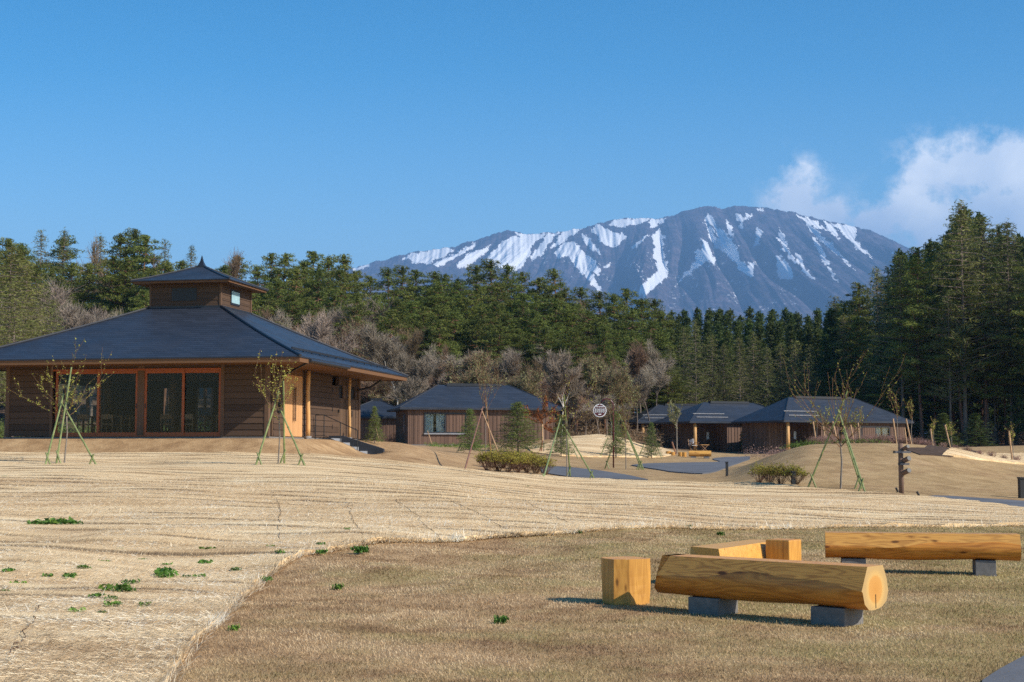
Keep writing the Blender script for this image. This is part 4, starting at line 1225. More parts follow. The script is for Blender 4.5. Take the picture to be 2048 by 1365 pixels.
rf = random.Random(11)
protos = {}
def P(kind, makers):
    protos[kind] = [[m(), False] for m in makers]
P('pine', [lambda s=s: pine(s, 12, lowf=l, wide=w) for s, l, w in ((1, .30, 1.0), (2, .42, 1.1), (3, .24, .85), (4, .36, 1.25))])
P('tallpine', [lambda s=s: pine(s, 17, lowf=l, wide=w, nb=80) for s, l, w in ((5, .36, 1.25), (6, .44, 1.1), (7, .32, 1.35))])
P('larch', [lambda s=s: larch(s) for s in (11, 12, 13)])
P('cedar', [lambda s=s: conifer(s, 11, 'cedar_tree', M['cedar_needles'], M['larch_bark'], 1.75, low=.1, leaf=.26, aspect=.5, n=14, nb=110, droop=.12, power=.75) for s in (21, 22, 23)])
P('bare', [lambda s=s, sp=sp: branchy(s, 8, 'bare_tree', M['larch_bark'], M['twig'], spread=sp, depth=4, trunk_r=.10, kids=3, minr=.011, twl=1.0) for s, sp in ((31, .30), (32, .36), (33, .26), (34, .33))])
P('greybare', [lambda s=s: branchy(s, 8, 'bare_tree', M['larch_bark'], M['twig_grey'], spread=.46, depth=4, trunk_r=.09, kids=3, minr=.012, twl=1.0) for s in (41, 42)])
P('birch', [lambda s=s: branchy(s, 8.5, 'birch_tree', M['birch_bark'], M['twig_grey'], spread=.36, depth=4, trunk_r=.065, kids=3, minr=.014, twl=.9, split0=.22, endtw=5) for s in (51, 52)])
P('pale', [lambda s=s: branchy(s, 5.5, 'budding_tree', M['larch_bark'], M['twig'], spread=.5, depth=4, trunk_r=.07, kids=3, minr=.011, twl=.7, budmat=M['pale_leaves'], bud=.10, nbud=1) for s in (61, 62)])
RAW = []
def tree(kind, px, Y, top, label, cat, group=None, var=None, base=None, wide=None, H=None):
    """stand a tree at a column of the photograph, at distance Y, so tall that its tip reaches row `top`"""
    hs = {'pine': 12, 'tallpine': 17, 'larch': 11, 'cedar': 11, 'bare': 8, 'greybare': 8, 'birch': 8.5, 'pale': 5.5}[kind]
    p = on(px, Y)
    if H is None: H = at(px, top, Y).z - p.z
    L = protos[kind]; e = L[rf.randrange(len(L)) if var is None else var]
    t = e[0] if not e[1] else copy_tree(e[0]); e[1] = True
    sc_ = max(H, 2) / hs
    w = (wide or 1.0) * rf.uniform(.88, 1.12) * max(sc_, .8) / sc_
    put(t, p.x, p.y, p.z - .1, sc_, rf.uniform(0, 6.28), w)
    tag(t, label, cat, group)
    if group: RAW.append((t, px, Y, H))
    return t
top_prof = np.array([(-150, 500), (0, 486), (45, 462), (90, 480), (130, 470), (180, 480), (230, 470), (270, 466), (330, 492), (400, 512), (450, 522), (520, 526), (545, 508), (600, 503), (640, 498), (690, 515), (740, 542), (820, 530), (860, 522),
                     (900, 540), (960, 525), (1010, 540), (1060, 545), (1110, 545), (1160, 572), (1220, 590), (1260, 580), (1300, 602), (1340, 610), (1380, 622), (1500, 628), (1640, 628)], float)
def topat(px): return float(np.interp(px, top_prof[:, 0], top_prof[:, 1]))
# skyline and slope of red pines on the left hill
px = -120
while px < 1350:
    Yr = rf.uniform(148, 162)
    if not (60 < px < 100 or 130 < px < 205 or 315 < px < 430 and rf.random() < .7):
        where = ('on the skyline left of the roof lantern' if px < 400 else 'on the skyline between the roof lantern and the mountain' if px < 720 else 'on the skyline below the snowy slopes')
        tree('pine', px, Yr, topat(px) + rf.uniform(-10, 24), 'dark red pine ' + where, 'pine tree', 'red pines ' + where)
    px += rf.uniform(24, 36)
for row, (Y0, dt0, st) in enumerate(((140, 42, 36), (131, 85, 44))):
    px = -110 + row * 20
    while px < 1340:
        if row == 1 and (150 < px < 250 or 430 < px < 800): px += 40; continue
        tree('pine', px, Y0 + rf.uniform(-4, 4), topat(px) + dt0 + rf.uniform(-14, 26), 'red pine standing lower on the wooded hillside', 'pine tree', 'red pines lower on the hillside')
        px += rf.uniform(st * .8, st * 1.2)
for px, tp_, Y in ((880, 640, 122), (905, 690, 120), (1090, 655, 121), (1150, 660, 120), (985, 650, 124), (1215, 650, 122), (1040, 670, 122)):
    tree('pine', px, Y, tp_, 'green pine with a reddish trunk low on the slope above the bare trees', 'pine tree', 'low pines above the bare trees')
for px, tp_ in ((75, 462), (122, 458), (165, 466), (195, 470), (325, 480), (350, 492), (378, 492), (408, 492), (1205, 592), (1250, 600)):
    tree('larch' if rf.random() < .5 else 'bare', px, rf.uniform(150, 158), tp_, 'thin budding tree rising between the skyline pines', 'tree', 'thin trees between skyline pines', wide=.8)
for Y0, dt0, st, a in ((136, 62, 30, 760), (129, 100, 34, 800), (124, 132, 46, 860)):
    px = a
    while px < 1345:
        tree('pine', px, Y0 + rf.uniform(-2, 2), topat(px) + dt0 + rf.uniform(-20, 22), 'red pine standing lower on the wooded hillside', 'pine tree', 'red pines lower on the hillside', wide=1.1)
        px += rf.uniform(st * .8, st * 1.2)
for px in range(455, 800, 42):
    tree('pine', px + rf.uniform(-8, 8), 127 + rf.uniform(-3, 3), 590 + rf.uniform(-15, 35), 'red pine standing lower on the wooded hillside', 'pine tree', 'red pines lower on the hillside', wide=1.05)
# undergrowth of bare trees
bt = lambda px: float(np.interp(px, [400, 700, 800, 900, 1000, 1330], [0, 0, 25, 62, 75, 80]))
for Y0, t0, st, a, b in ((126, 612, 30, 395, 1330), (119, 648, 27, 440, 1300), (113, 692, 27, 560, 1240), (108, 735, 30, 600, 1225)):
    px = a
    while px < b:
        k = rf.choices(['greybare', 'bare', 'pale', 'birch'], [.25, .52, .16, .07])[0]
        tree(k, px, Y0 + rf.uniform(-3, 3), t0 + bt(px) * (1 - (t0 - 612) / 200) + rf.uniform(-26, 30), 'leafless grey-brown tree in the thicket behind the cottages', 'bare tree', 'leafless trees behind the cottages', wide=.95)
        px += rf.uniform(st * .7, st * 1.3)
for px in range(110, 300, 24):
    tree('greybare', px, rf.uniform(120, 128), 560 + (px - 110) * .45 + rf.uniform(-14, 14), 'pale grey leafless tree among the pines left of the roof lantern', 'bare tree', 'grey bare trees left of the lantern', wide=1.2)
for px in (500, 535, 575, 615):
    tree('bare', px, 122, 600 + rf.uniform(-10, 30), 'leafless tree just right of the roof lantern', 'bare tree', 'bare trees right of the lantern')
for px, Y, tp_, lb in ((648, 100, 612, 'white-barked bare tree rising above the right slope of the pavilion roof'), (795, 99, 640, 'tall white-barked bare tree above the pavilion eave corner'),
                   (940, 106, 700, 'white-barked bare tree above the maple cottage roof'), (1122, 101, 690, 'white-stemmed bare tree behind the circular sign and staked spruces'), (828, 99, 700, 'thin white-stemmed tree right of the pavilion eave tip')):
    tree('birch', px, Y, tp_, lb, 'bare tree')
for px, Y, tp_, lb in ((965, 101, 690, 'pale green budding tree above the middle of the maple cottage roof'), (1060, 103, 745, 'rounded pale green tree right of the maple cottage ridge'), (770, 106, 745, 'yellow-green low tree under the pavilion eave tip'),
                   (1035, 104, 730, 'pale budding tree just left of the rounded one behind the maple cottage'), (945, 103, 705, 'thin budding tree above the left half of the maple cottage ridge')):
    tree('pale', px, Y, tp_, lb, 'tree', wide=1.1)
# larches on the far left
for px, Y, tp_ in ((-60, 92, 505), (-20, 88, 500), (15, 86, 490), (48, 92, 520), (78, 98, 560), (100, 104, 600), (-90, 84, 500), (25, 78, 560), (60, 80, 640), (-30, 76, 600)):
    tree('larch', px, Y, tp_, 'yellow-green larch at the left edge behind the pavilion roof', 'larch tree', 'larches at the left edge', wide=1.25)
# right of centre: a row of larches with dark cedars behind
for i, px in enumerate((1338, 1368, 1392, 1425, 1448, 1480, 1508, 1535, 1562, 1592, 1620)):
    tree('larch', px, rf.uniform(128, 133), [688, 655, 640, 665, 690, 672, 668, 690, 684, 680, 690][i] + rf.uniform(-5, 5),
         ['first', 'second', 'third', 'fourth', 'fifth', 'sixth', 'seventh', 'eighth', 'ninth', 'tenth', 'eleventh'][i] + ' from left of the yellow-green larches behind the right cottages', 'larch tree', 'larches behind the right cottages', wide=1.05)
for Y0, t0, st in ((142, 650, 20), (160, 632, 20), (185, 624, 22)):
    px = 1320
    while px < 1700:
        tree('cedar', px, Y0 + rf.uniform(-4, 4), t0 + rf.uniform(-8, 10), 'dark conifer in the low wood under the mountain foot', 'conifer', 'dark conifers under the mountain')
        px += rf.uniform(st * .8, st * 1.2)
px = 1330
while px < 1660:
    tree('larch', px, rf.uniform(134, 138), 720 + rf.uniform(-20, 40), 'larch in the second row behind the right cottages', 'larch tree', 'second row of larches', wide=1.1); px += 26
# tall wood on the right
rp = np.array([(1640, 625), (1670, 600), (1700, 590), (1730, 560), (1755, 540), (1775, 520), (1800, 512), (1830, 500), (1860, 490), (1890, 452), (1930, 405), (1965, 430), (2000, 455), (2048, 470), (2300, 480)], float)
def rtop(px): return float(np.interp(px, rp[:, 0], rp[:, 1]))
def rY(px): return float(np.interp(px, [1640, 1900, 2300], [124, 118, 116]))
lab_r = {'pine': ('dark pine in the tall shady wood at the right', 'pine tree', 'pines of the right-hand wood'), 'larch': ('slender larch in the tall wood at the right', 'larch tree', 'larches of the right-hand wood'), 'cedar': ('dark conifer in the shade of the tall wood at the right', 'conifer', 'conifers of the right-hand wood')}
for row in range(6):
    px = 1645 + row * 9
    while px < 2200:
        k = rf.choices(['pine', 'larch', 'cedar'], [.45, .33 if row < 3 else .2, .25])[0]
        dy = [0, 7, 14, 22, 32, 44][row]
        tp_ = rtop(px) + [95, 45, 10, 5, 12, 25][row] + rf.uniform(-12, 30) + (rf.uniform(20, 110) if row == 0 else 0)
        tree('tallpine' if k == 'pine' else k, px, rY(px) + dy + rf.uniform(-2, 2), tp_, *lab_r[k], wide=1.05)
        px += rf.uniform(24, 42) * (1 if row < 4 else 1.3)
px = 2085
while px < 2560:      # the stand goes on beyond the frame and shades the wood's front
    tree('tallpine', px, rf.uniform(110, 116), 470, *lab_r['pine'])['group'] = 'pines of the right-hand wood'; px += rf.uniform(22, 32)
tree('larch', 1930, 117, 405, 'tallest larch on the right with a pointed top against the cloud', 'larch tree')
tree('larch', 1972, 119, 432, 'second tallest larch, just right of the pointed one', 'larch tree', wide=1.2)
tree('larch', 2022, 118, 442, 'bare-topped larch near the right edge of the wood', 'larch tree')
tree('larch', 1805, 120, 510, 'rounded bright larch on the left shoulder of the right wood', 'larch tree', wide=1.2)
tree('tallpine', 1848, 119, 497, 'pine with a rounded top on the shoulder of the right wood', 'pine tree')
for i, (px, Y, tp_) in enumerate(((1885, 84, 838), (1950, 86, 855))):
    tree('cedar', px, Y, tp_, ['small bright young conifer before the dark wood, left of two', 'small young conifer before the dark wood, right of two'][i], 'young conifer', wide=.8)
ORD = ['first', 'second', 'third', 'fourth', 'fifth', 'sixth', 'seventh', 'eighth', 'ninth', 'tenth', 'eleventh', 'twelfth', 'thirteenth', 'fourteenth', 'fifteenth', 'sixteenth', 'seventeenth', 'eighteenth', 'nineteenth', 'twentieth']
ORD += ['twenty-' + w for w in ORD[:9]] + ['thirtieth'] + ['thirty-' + w for w in ORD[:9]] + ['fortieth'] + ['forty-' + w for w in ORD[:9]]
ZONE = [(0, 'beyond the left edge'), (110, 'at the left edge'), (280, 'above the left roof slope'), (420, 'behind the roof lantern'), (530, 'right of the roof lantern'), (650, 'above the right roof slope'), (760, 'above the pavilion eave tip'),
        (880, 'left above the maple cottage'), (985, 'above the maple cottage'), (1100, 'above the red maple'), (1200, 'left of the round sign'), (1265, 'right of the round sign'), (1330, 'left of the right cottages'), (1420, 'above the leftmost right cottage'), (1530, 'above the middle right cottage'),
        (1640, 'left above the nearest cottage'), (1740, 'above the nearest right cottage'), (1850, 'right above the nearest cottage'), (1960, 'behind the signpost'), (2060, 'at the right edge'), (9999, 'beyond the right edge')]
def zone(px):
    for a, z in ZONE:
        if px < a: return z
byg = {}
for t, px, Y, H in RAW: byg.setdefault((t['group'], t['category']), []).append((t, px, Y))
SHORT = {'red pines lower on the hillside': 'lower hillside pines', 'leafless trees behind the cottages': 'leafless thicket trees', 'pines of the right-hand wood': 'shady dark pines', 'larches of the right-hand wood': 'slender larches of the wood', 'conifers of the right-hand wood': 'dark shaded conifers',
         'dark conifers under the mountain': 'small dark conifers', 'second row of larches': 'second-row larches', 'grey bare trees left of the lantern': 'pale grey bare trees', 'bare trees right of the lantern': 'bare trees', 'larches at the left edge': 'yellow-green larches', 'low pines above the bare trees': 'low green pines',
         'thin trees between skyline pines': 'thin skyline trees'}
for (grp, cat), L in byg.items():
    if 'larches behind the right cottages' == grp: continue
    nm = SHORT.get(grp, 'skyline pines')
    ys = sorted(y for _, _, y in L)
    def rank(y):
        if ys[-1] - ys[0] < 9 or len(L) < 14: return ''
        q = (y - ys[0]) / (ys[-1] - ys[0]); return 'front ' if q < .25 else 'mid-depth ' if q < .6 else 'rearmost '
    cells = {}
    for t, px, y in L: cells.setdefault((rank(y), zone(px)), []).append((px, t))
    for (rk, zn), C_ in cells.items():
        C_.sort(key=lambda e: e[0])
        for i, (_, t) in enumerate(C_):
            if len(C_) == 1: t['label'] = 'the only one of the ' + rk + nm + ' ' + zn
            elif i < len(ORD): t['label'] = ORD[i] + ' from left of the ' + rk + nm + ' ' + zn
for L in protos.values():
    for t, used in L:
        if not used:
            for c in list(t.children): bpy.data.objects.remove(c)
            bpy.data.objects.remove(t)
# dark brush filling the wood's floor
def brush(name, pts, h, n, size, mat, label, cat='undergrowth', seed=1):
    rs = np.random.RandomState(seed)
    cen = []; rad = []
    for (px, Y, dpx, dY) in pts:
        for _ in range(n):
            a = px + rs.uniform(-dpx, dpx); b = Y + rs.uniform(-dY, dY); p = on(a, b)
            hh = h * rs.uniform(.4, 1); cen.append((p.x, p.y, p.z + hh * .5)); rad.append((.5, .5, hh * .5))
    V, Fc, T = leaf_cloud(rs, cen, np.array(rad), 14, size, .3, up=.6)
    o = obj(name, mesh_np(name, V, Fc, mat, False, {'tint': ('FACE', T)}))
    tag(o, label, cat, kind='stuff')
brush('undergrowth', [(1690 + i * 30, rY(1690 + i * 30) + 3 + (i % 3) * 8, 30, 5) for i in range(18)], 2.2, 60, .35, M['twig'], 'low dark scrub on the floor of the right-hand wood', seed=3)
brush('undergrowth', [(560 + i * 40, 112 + (i % 3) * 5, 40, 6) for i in range(20)], 1.8, 70, .3, M['twig'], 'brown scrub at the foot of the hillside trees', seed=4)
brush('undergrowth', [(-80 + i * 60, 100 + (i % 3) * 8, 50, 10) for i in range(9)], 2.0, 60, .3, M['spruce_needles'], 'green scrub under the trees behind the pavilion', seed=5)
brush('distant_forest', [(1000 + i * 60, 260 + (i % 3) * 30, 60, 40) for i in range(26)], 9.0, 60, 1.2, M['cedar_needles'], 'far dark forest closing the gaps between trunks', 'forest', seed=6)
brush('distant_forest', [(-150 + i * 60, 230 + (i % 3) * 30, 60, 40) for i in range(22)], 6.0, 60, 1.2, M['cedar_needles'], 'far forest on top of the left hill', 'forest', seed=7)

# ------------------------------------------------------------------ log benches and stumps
def wood(name, lo, hi, axis='x', rough=0.45, ring=9.0, contrast=.5, figure=1.0):
    t = NT(name, rough, 0.35)
    sc_ = {'x': (.8, 6, 6), 'z': (6, 6, .8)}[axis]
    P_ = t.co(sc_)
    n = t.noise(P_, 1.3, 2, .5)
    w = t.math('FRACT', t.math('MULTIPLY', n, ring))
    tri = t.math('ABSOLUTE', t.math('SUBTRACT', t.math('MULTIPLY', w, 2), 1))
    sc2 = {'x': (2, 60, 60), 'z': (60, 60, 2)}[axis]
    g_ = t.noise(t.co(sc2), 1, 4, .6)
    f = t.math('ADD', t.math('MULTIPLY', tri, contrast * figure), t.math('ADD', t.math('MULTIPLY', g_, .45), t.math('MULTIPLY', t.noise(t.co({'x': (1.5, 9, 9), 'z': (9, 9, 1.5)}[axis]), 1, 4, .65), .5)))
    f = t.math('SUBTRACT', f, .05)
    ck = t.noise(t.co({'x': (1.3, 45, 45), 'z': (45, 45, 1.3)}[axis]), 1, 2, .5)
    f = t.math('SUBTRACT', f, t.math('MULTIPLY', t.rng(ck, .66, .72, 0, 1), .35))
    vr = t.node('ShaderNodeTexVoronoi'); t.l.new(t.co({'x': (1.6, 4.5, 4.5), 'z': (4.5, 4.5, 1.6)}[axis]), vr.inputs[0]); vr.inputs['Scale'].default_value = 1.3
    f = t.math('SUBTRACT', f, t.math('MULTIPLY', t.rng(vr.outputs['Distance'], .05, .12, 1, 0), .6))
    t.col(t.ramp(f, [(0.0, scl(lo, .4)), (0.24, lo), (0.75, hi)]))
    t.bump(g_, .15, .004)
    return t.done()
M['planed'] = wood('planed', (0.31, 0.130, 0.028), (0.56, 0.280, 0.065), 'x', ring=11, figure=.9)
M['planed_grey'] = wood('planed_grey', (0.29, 0.105, 0.020), (0.66, 0.31, 0.065), 'x', ring=13, figure=1.0)
M['log_side'] = wood('log_side', (0.30, 0.095, 0.015), (0.62, 0.255, 0.045), 'x', .4, contrast=.35)
M['stump_side'] = wood('stump_side', (0.38, 0.165, 0.032), (0.62, 0.31, 0.065), 'z', contrast=.25)
M['bright_block'] = wood('bright_block', (0.45, 0.215, 0.042), (0.66, 0.35, 0.08), 'x', contrast=.3)
def rings():
    t = NT('end_grain', .6, .25)
    o = t.sep(t.co((1, 1, 1)))
    rr = t.math('SQRT', t.math('ADD', t.math('POWER', o[1], 2.0), t.math('POWER', t.math('SUBTRACT', o[2], -.015), 2.0)))
    rr = t.math('ADD', rr, t.math('MULTIPLY', t.noise(t.co(), 5, 2), .03))
    w = t.math('FRACT', t.math('MULTIPLY', rr, 70))
    ang = t.math('ARCTAN2', o[1], o[2])
    base = t.ramp(t.math('MULTIPLY', rr, 4.4), [(0.0, (0.50, 0.23, 0.05)), (0.50, (0.54, 0.27, 0.07)), (0.58, (0.56, 0.35, 0.12)), (0.8, (0.44, 0.29, 0.12))])
    c = t.mix(t.math('MULTIPLY', t.rng(w, .0, .3, 1, 0), .28), base, (0.36, 0.18, 0.06))
    t.col(c)
    return t.done()
M['end_grain'] = rings()

def log_mesh(parent, L, wd, ht, seed, natural=True, slantL=0.0, side='log_side', top='planed', chamf='planed'):
    """a log lying along x, planed flat on top with two planed facets, round below; origin at its middle, z=0 underside"""
    rs = np.random.RandomState(seed)
    a, b = wd / 2, ht
    prof = [(-.62 * a, b, 0), (.62 * a, b, 1), (.97 * a, b * .60, 2), (1.0 * a, b * .42, 2), (.86 * a, b * .17, 2), (.52 * a, .01, 2), (.2 * a, 0, 2), (-.2 * a, 0, 2), (-.52 * a, .01, 2), (-.86 * a, b * .17, 2), (-1.0 * a, b * .42, 2), (-.97 * a, b * .60, 1)]
    # facet i runs from vertex i to i+1: 0 = top, 1 and 11 = planed shoulders, others natural
    kinds = [0, 1] + [2] * 8 + [2, 1]
    n = len(prof); ns = 26
    vs = []; fs = []; mi = []
    for i in range(ns + 1):
        k = i / ns; x = -L / 2 + L * k
        w1 = 1 + .035 * math.sin(k * 5 + seed) + .02 * math.sin(k * 11 + seed * 2)
        for j, (y, z, kd) in enumerate(prof):
            yy = y * (w1 if 2 <= j <= 11 else 1) * (1 + (.012 * rs.normal() * .5 if 3 <= j <= 10 else 0))
            zz = z
            if j in (2, 11):
                s_ = 1 + .30 * math.sin(k * 6.0 + j + seed) + .10 * math.sin(k * 17 + seed)
                y0_ = .62 * a; yy = math.copysign(y0_ + (.97 * a - y0_) * s_, y); zz = b + (b * .60 - b) * s_
            if natural and 3 <= j <= 10: zz = z + .008 * math.sin(k * 9 + j)
            xx = x
            if i == 0: xx = x + slantL * (zz / b)
            vs.append((xx, yy, zz - b / 2))
    for i in range(ns):
        for j in range(n):
            j2 = (j + 1) % n
            fs.append((i * n + j, (i + 1) * n + j, (i + 1) * n + j2, i * n + j2)); mi.append(kinds[j])
    me = bpy.data.meshes.new('log'); me.from_pydata(vs, [], fs)
    for m_ in (M[top], M[chamf], M[side]): me.materials.append(m_)
    me.polygons.foreach_set('material_index', mi)
    me.polygons.foreach_set('use_smooth', [m_ == 2 for m_ in mi])
    o = obj('log', me, parent)
    for s_, i in ((-1, 0), (1, ns)):
        ring = [vs[i * n + j] for j in range(n)]
        c = tuple(np.mean(ring, axis=0))
        m = MB(); m.add(ring + [c], [(j, (j + 1) % n, n) for j in range(n)] if s_ > 0 else [((j + 1) % n, j, n) for j in range(n)])
        e = m.build('end_face', M['end_grain'], o)
    return o
def pedestal(parent, x, w, d, h, zoff=0):
    m = MB(); m.box(x - w / 2, x + w / 2, -d / 2, d / 2, -.25 + zoff, h)
    return m.build('pedestal', M['concrete_dark'], parent, bevel=.006)
def front_bench():
    A_, B_ = Vector((1.232, 12.98, 0)), Vector((2.733, 11.64, 0))
    c = (A_ + B_) / 2; d = (B_ - A_).normalized(); nrm = Vector((-d.y, d.x, 0))
    if nrm.y < 0: nrm = -nrm
    c = c + nrm * .12
    rz = math.atan2(d.y, d.x)
    e = empty('log_bench', (c.x, c.y, th(c.x, c.y)), rz, 'nearest log bench, thick golden-brown log on grey blocks, ringed end facing right', 'bench')
    o = log_mesh(e, 2.02, .40, .335, 3, slantL=.16, chamf='planed_grey', top='planed_grey')
    o.location = (0, 0, .135 + .1675)
    m = MB(); m.box(1.0112, 1.0125, -.006, .002, -.155, -.05); m.build('crack', M['black_metal'], o)
    pedestal(e, -.50, .30, .30, .14); pedestal(e, .67, .30, .30, .14)
front_bench()
def right_bench():
    p0, p1 = hit(1700, 1150, y0=10), hit(2010, 1153, y0=10)
    c = at(1848, 1120, 16.35); rz = R(-11)
    z = th(c.x, 16.35)
    e = empty('log_bench', (c.x, 16.35 + .12, z), rz, 'log bench farthest right, seen side-on with a sunlit planed face over a dark rounded underside', 'bench')
    o = log_mesh(e, 2.04, .40, .285, 8, chamf='planed', top='planed')
    o.location = (0, 0, .155 + .1425)
    pedestal(e, -.72, .26, .30, .16); pedestal(e, .66, .215, .30, .16)
right_bench()
def stump(px, py, w, h, rz, label, sides=7, seed=1):
    p = hit(px, py, y0=8)
    e = empty('stump_seat', (p.x, p.y + w * .22, p.z), rz, label, 'seat')
    rs = random.Random(seed)
    b = [(-.5, -.32), (-.18, -.5), (.36, -.5), (.5, -.36), (.5, .34), (.3, .5), (-.36, .5), (-.5, .2)]
    m = MB(); n = len(b); vs = []
    for k, z in enumerate(np.linspace(0, 1, 7)):
        for i, (x, y) in enumerate(b):
            f = w * (1.0 + .06 * math.sin(z * 3 + i * 1.7) * (1 - z))
            vs.append((x * f, y * f, -.06 + z * (h + .06)))
    fs = [(k * n + i, k * n + (i + 1) % n, (k + 1) * n + (i + 1) % n, (k + 1) * n + i) for k in range(6) for i in range(n)]
    m.add(vs, fs); m.build('block', M['stump_side'], e)
    m = MB(); m.add([vs[6 * n + i] for i in range(n)], [tuple(range(n))]); m.build('top_face', M['planed_grey'], e)
stump(1251, 1209, .37, .40, R(28), 'squared golden stump seat with rounded foot, left of the nearest log bench', seed=2)
def carved_bench():
    # low block bench whose top is planed into two facets, with a square stump set at its right end
    Y0 = 15.2
    def gpt(px, dy=0): return Vector(((px - 1024) / F * (Y0 + dy), Y0 + dy, 0))
    z = th(2.0, 15.2)
    e = empty('block_bench', (2.0, Y0, z), 0, 'angular golden block bench half hidden behind the nearest log, dark end facet at left', 'bench')
    zt = EYE - (1099 - HZ) / F * 15.0 - z       # height of the top edge
    # top outline (plan), left end dark facet, bright long front facet
    A1 = (-.215, -.05); A2 = (.10, -.30); A3 = (.66, .46); A4 = (.42, .78); 
    top = [(-.20, .02), (.08, -.14), (.70, .30), (.80, .62), (.45, .72)]
    top = [((1381 - 1024) / F * 15.3 - 2.0, .18), ((1434 - 1024) / F * 15.0 - 2.0, -.2), ((1541 - 1024) / F * 16.3 - 2.0, 1.12), ((1545 - 1024) / F * 16.5 - 2.0, 1.35), ((1500 - 1024) / F * 16.6 - 2.0, 1.42)]
    bot = [(top[0][0] - .05, top[0][1] - .02), (top[1][0] + .06, top[1][1] - .06), (top[2][0] + .10, top[2][1] - .04), (top[3][0] + .1, top[3][1]), (top[4][0] - .04, top[4][1] + .03)]
    zz = [.40, .40, .40, .40, .40]
    n = 5
    m = MB(); m.add([(x, y, h_) for (x, y), h_ in zip(top, zz)] + [(x, y, .0) for x, y in bot], [tuple(range(n)), tuple(range(2 * n - 1, n - 1, -1))] + [(i, n + i, n + (i + 1) % n, (i + 1) % n) for i in range(n)])
    m.build('block', M['bright_block'], e)
    e2p = at(1567, 1095, 16.0)
    z2 = th(e2p.x, 16.0)
    e2 = empty('stump_seat', (e2p.x, 16.0, z2), R(-38), 'square golden stump touching the right end of the angular block bench', 'seat')
    m = MB(); m.box(-.14, .14, -.14, .14, -.05, .41); m.build('block', M['stump_side'], e2, bevel=.01)
    m = MB(); m.box(-.128, .128, -.128, .128, .411, .413); m.build('top_face', M['planed_grey'], e2)
carved_bench()

# ------------------------------------------------------------------ staked young trees
def sapling(seed, H, trunk_h, spread_w, leaf_mat, bud=.044, nbud=2, nmain=5, lean=(0, 0), twigmat=None, tr=.022, up=.75, name='young_tree', levels=2, minr=.007):
    rs = np.random.RandomState(seed); t = empty(name)
    top = np.array([lean[0], lean[1], trunk_h])
    tk = [(np.array([0, 0, -.1]), top * np.array([.4, .4, .5]) + rs.normal(size=3) * np.array([.02, .02, 0]), tr, tr * .85), ]
    tk.append((tk[0][1], top, tr * .85, tr * .7))
    tw = []; cen = []
    def grow(p, d, L, r, lev):
        n = 6
        for k in range(n):
            d = d + rs.normal(size=3) * .07; d[2] += .05; d /= np.linalg.norm(d)
            q = p + d * L / n; r2 = max(r * .8, minr * .6); tw.append((p, q, r, r2)); p, r = q, r2
            for _ in range(nbud):
                if rs.rand() < .55: cen.append(p - d * L / n * rs.rand() + rs.normal(size=3) * .02)
            if lev < levels:
                for _ in range(rs.randint(0, 3)):
                    a = rs.uniform(0, 2 * PI); e = d + np.array([math.cos(a), math.sin(a), .25]) * .62; e /= np.linalg.norm(e)
                    grow(p, e, L * .52 * rs.uniform(.6, 1.1), max(r * .6, minr * .7), lev + 1)
    for i in range(nmain):
        a = 2 * PI * i / nmain + rs.uniform(-.4, .4)
        f = rs.uniform(.45, 1.0) if i else 1.0
        p = tk[1][0] + (top - tk[1][0]) * f
        e = np.array([math.cos(a) * spread_w, math.sin(a) * spread_w * .8, up * rs.uniform(.6, 1.3)]) if i else np.array([0, 0, 1.])
        e /= np.linalg.norm(e)
        L = (H - p[2]) * rs.uniform(.75, 1.0) if i == 0 else (H - p[2]) * rs.uniform(.6, 1.0)
        grow(p, e, max(L, .3), tr * .6, 1)
    trunk_obj(tk, M['grey_bark'], t, 6)
    V, Fc = stems(tw, 3); T = np.repeat(rs.uniform(0, 1, len(tw)), 3)
    obj('crown', mesh_np('crown', V, Fc, twigmat or M['shrub_twig'], False, {'tint': ('FACE', T)}), t)
    if leaf_mat:
        V, Fc, T = leaf_cloud(rs, np.array(cen), np.full(len(cen), .03), 1, bud, 1.1, up=.1)
        obj('foliage', mesh_np('foliage', V, Fc, leaf_mat, False, {'tint': ('FACE', T)}), t)
    return t
def poles(cx, cyy, legs, mats, label, foot=True, rad=.027):
    """legs: (foot px, foot py, top px, top py); all tops lie at the tree's distance"""
    base = empty('stake_tripod', (cx.x, cx.y, cx.z), 0, label, 'tree stakes')
    for i, (fp, fpy, tp_, tpy) in enumerate(legs):
        f = hit(fp, fpy, y0=25); tpt = at(tp_, tpy, cyy)
        mt = mats[i % len(mats)]
        a = f - cx; b = tpt - cx
        a.z -= .12
        m = MB()
        n = 7; pts = [a + (b - a) * (k / n) for k in range(n + 1)]
        m.tube(pts, [rad * (1 - .25 * k / n) for k in range(n + 1)], 7)
        for k in range(1, n): 
            m.tube([pts[k] - (b - a).normalized() * .012, pts[k] + (b - a).normalized() * .012], rad * 1.13, 7)
        m.build('pole', mt, base)
        if foot:
            d = (b - a).normalized(); q = a + d * .42
            s_ = Vector((.16 if (b - a).x < 0 else -.16, 0, -.38))
            s_.x = math.copysign(.15, (b - a).x)
            m = MB(); m.tube([q + Vector((-s_.x * .25, -.03, .10)), q + Vector((s_.x, -.03, -.40))], rad * .85, 6); m.build('peg', mt, base)
    for k, (fp, fpy, tp_, tpy) in enumerate(legs[:2]):
        tpt = at(tp_, tpy, cyy) - cx; f = hit(fp, fpy, y0=25) - cx; d = (tpt - f).normalized()
    return base
def binding(base, cx, cyy, spots):
    for (bx, by) in spots:
        q = at(bx, by, cyy) - cx
        m = MB(); m.tube([q + Vector((0, 0, -.06)), q + Vector((0, 0, .06))], .06, 7); m.build('binding', M['binding'], base)
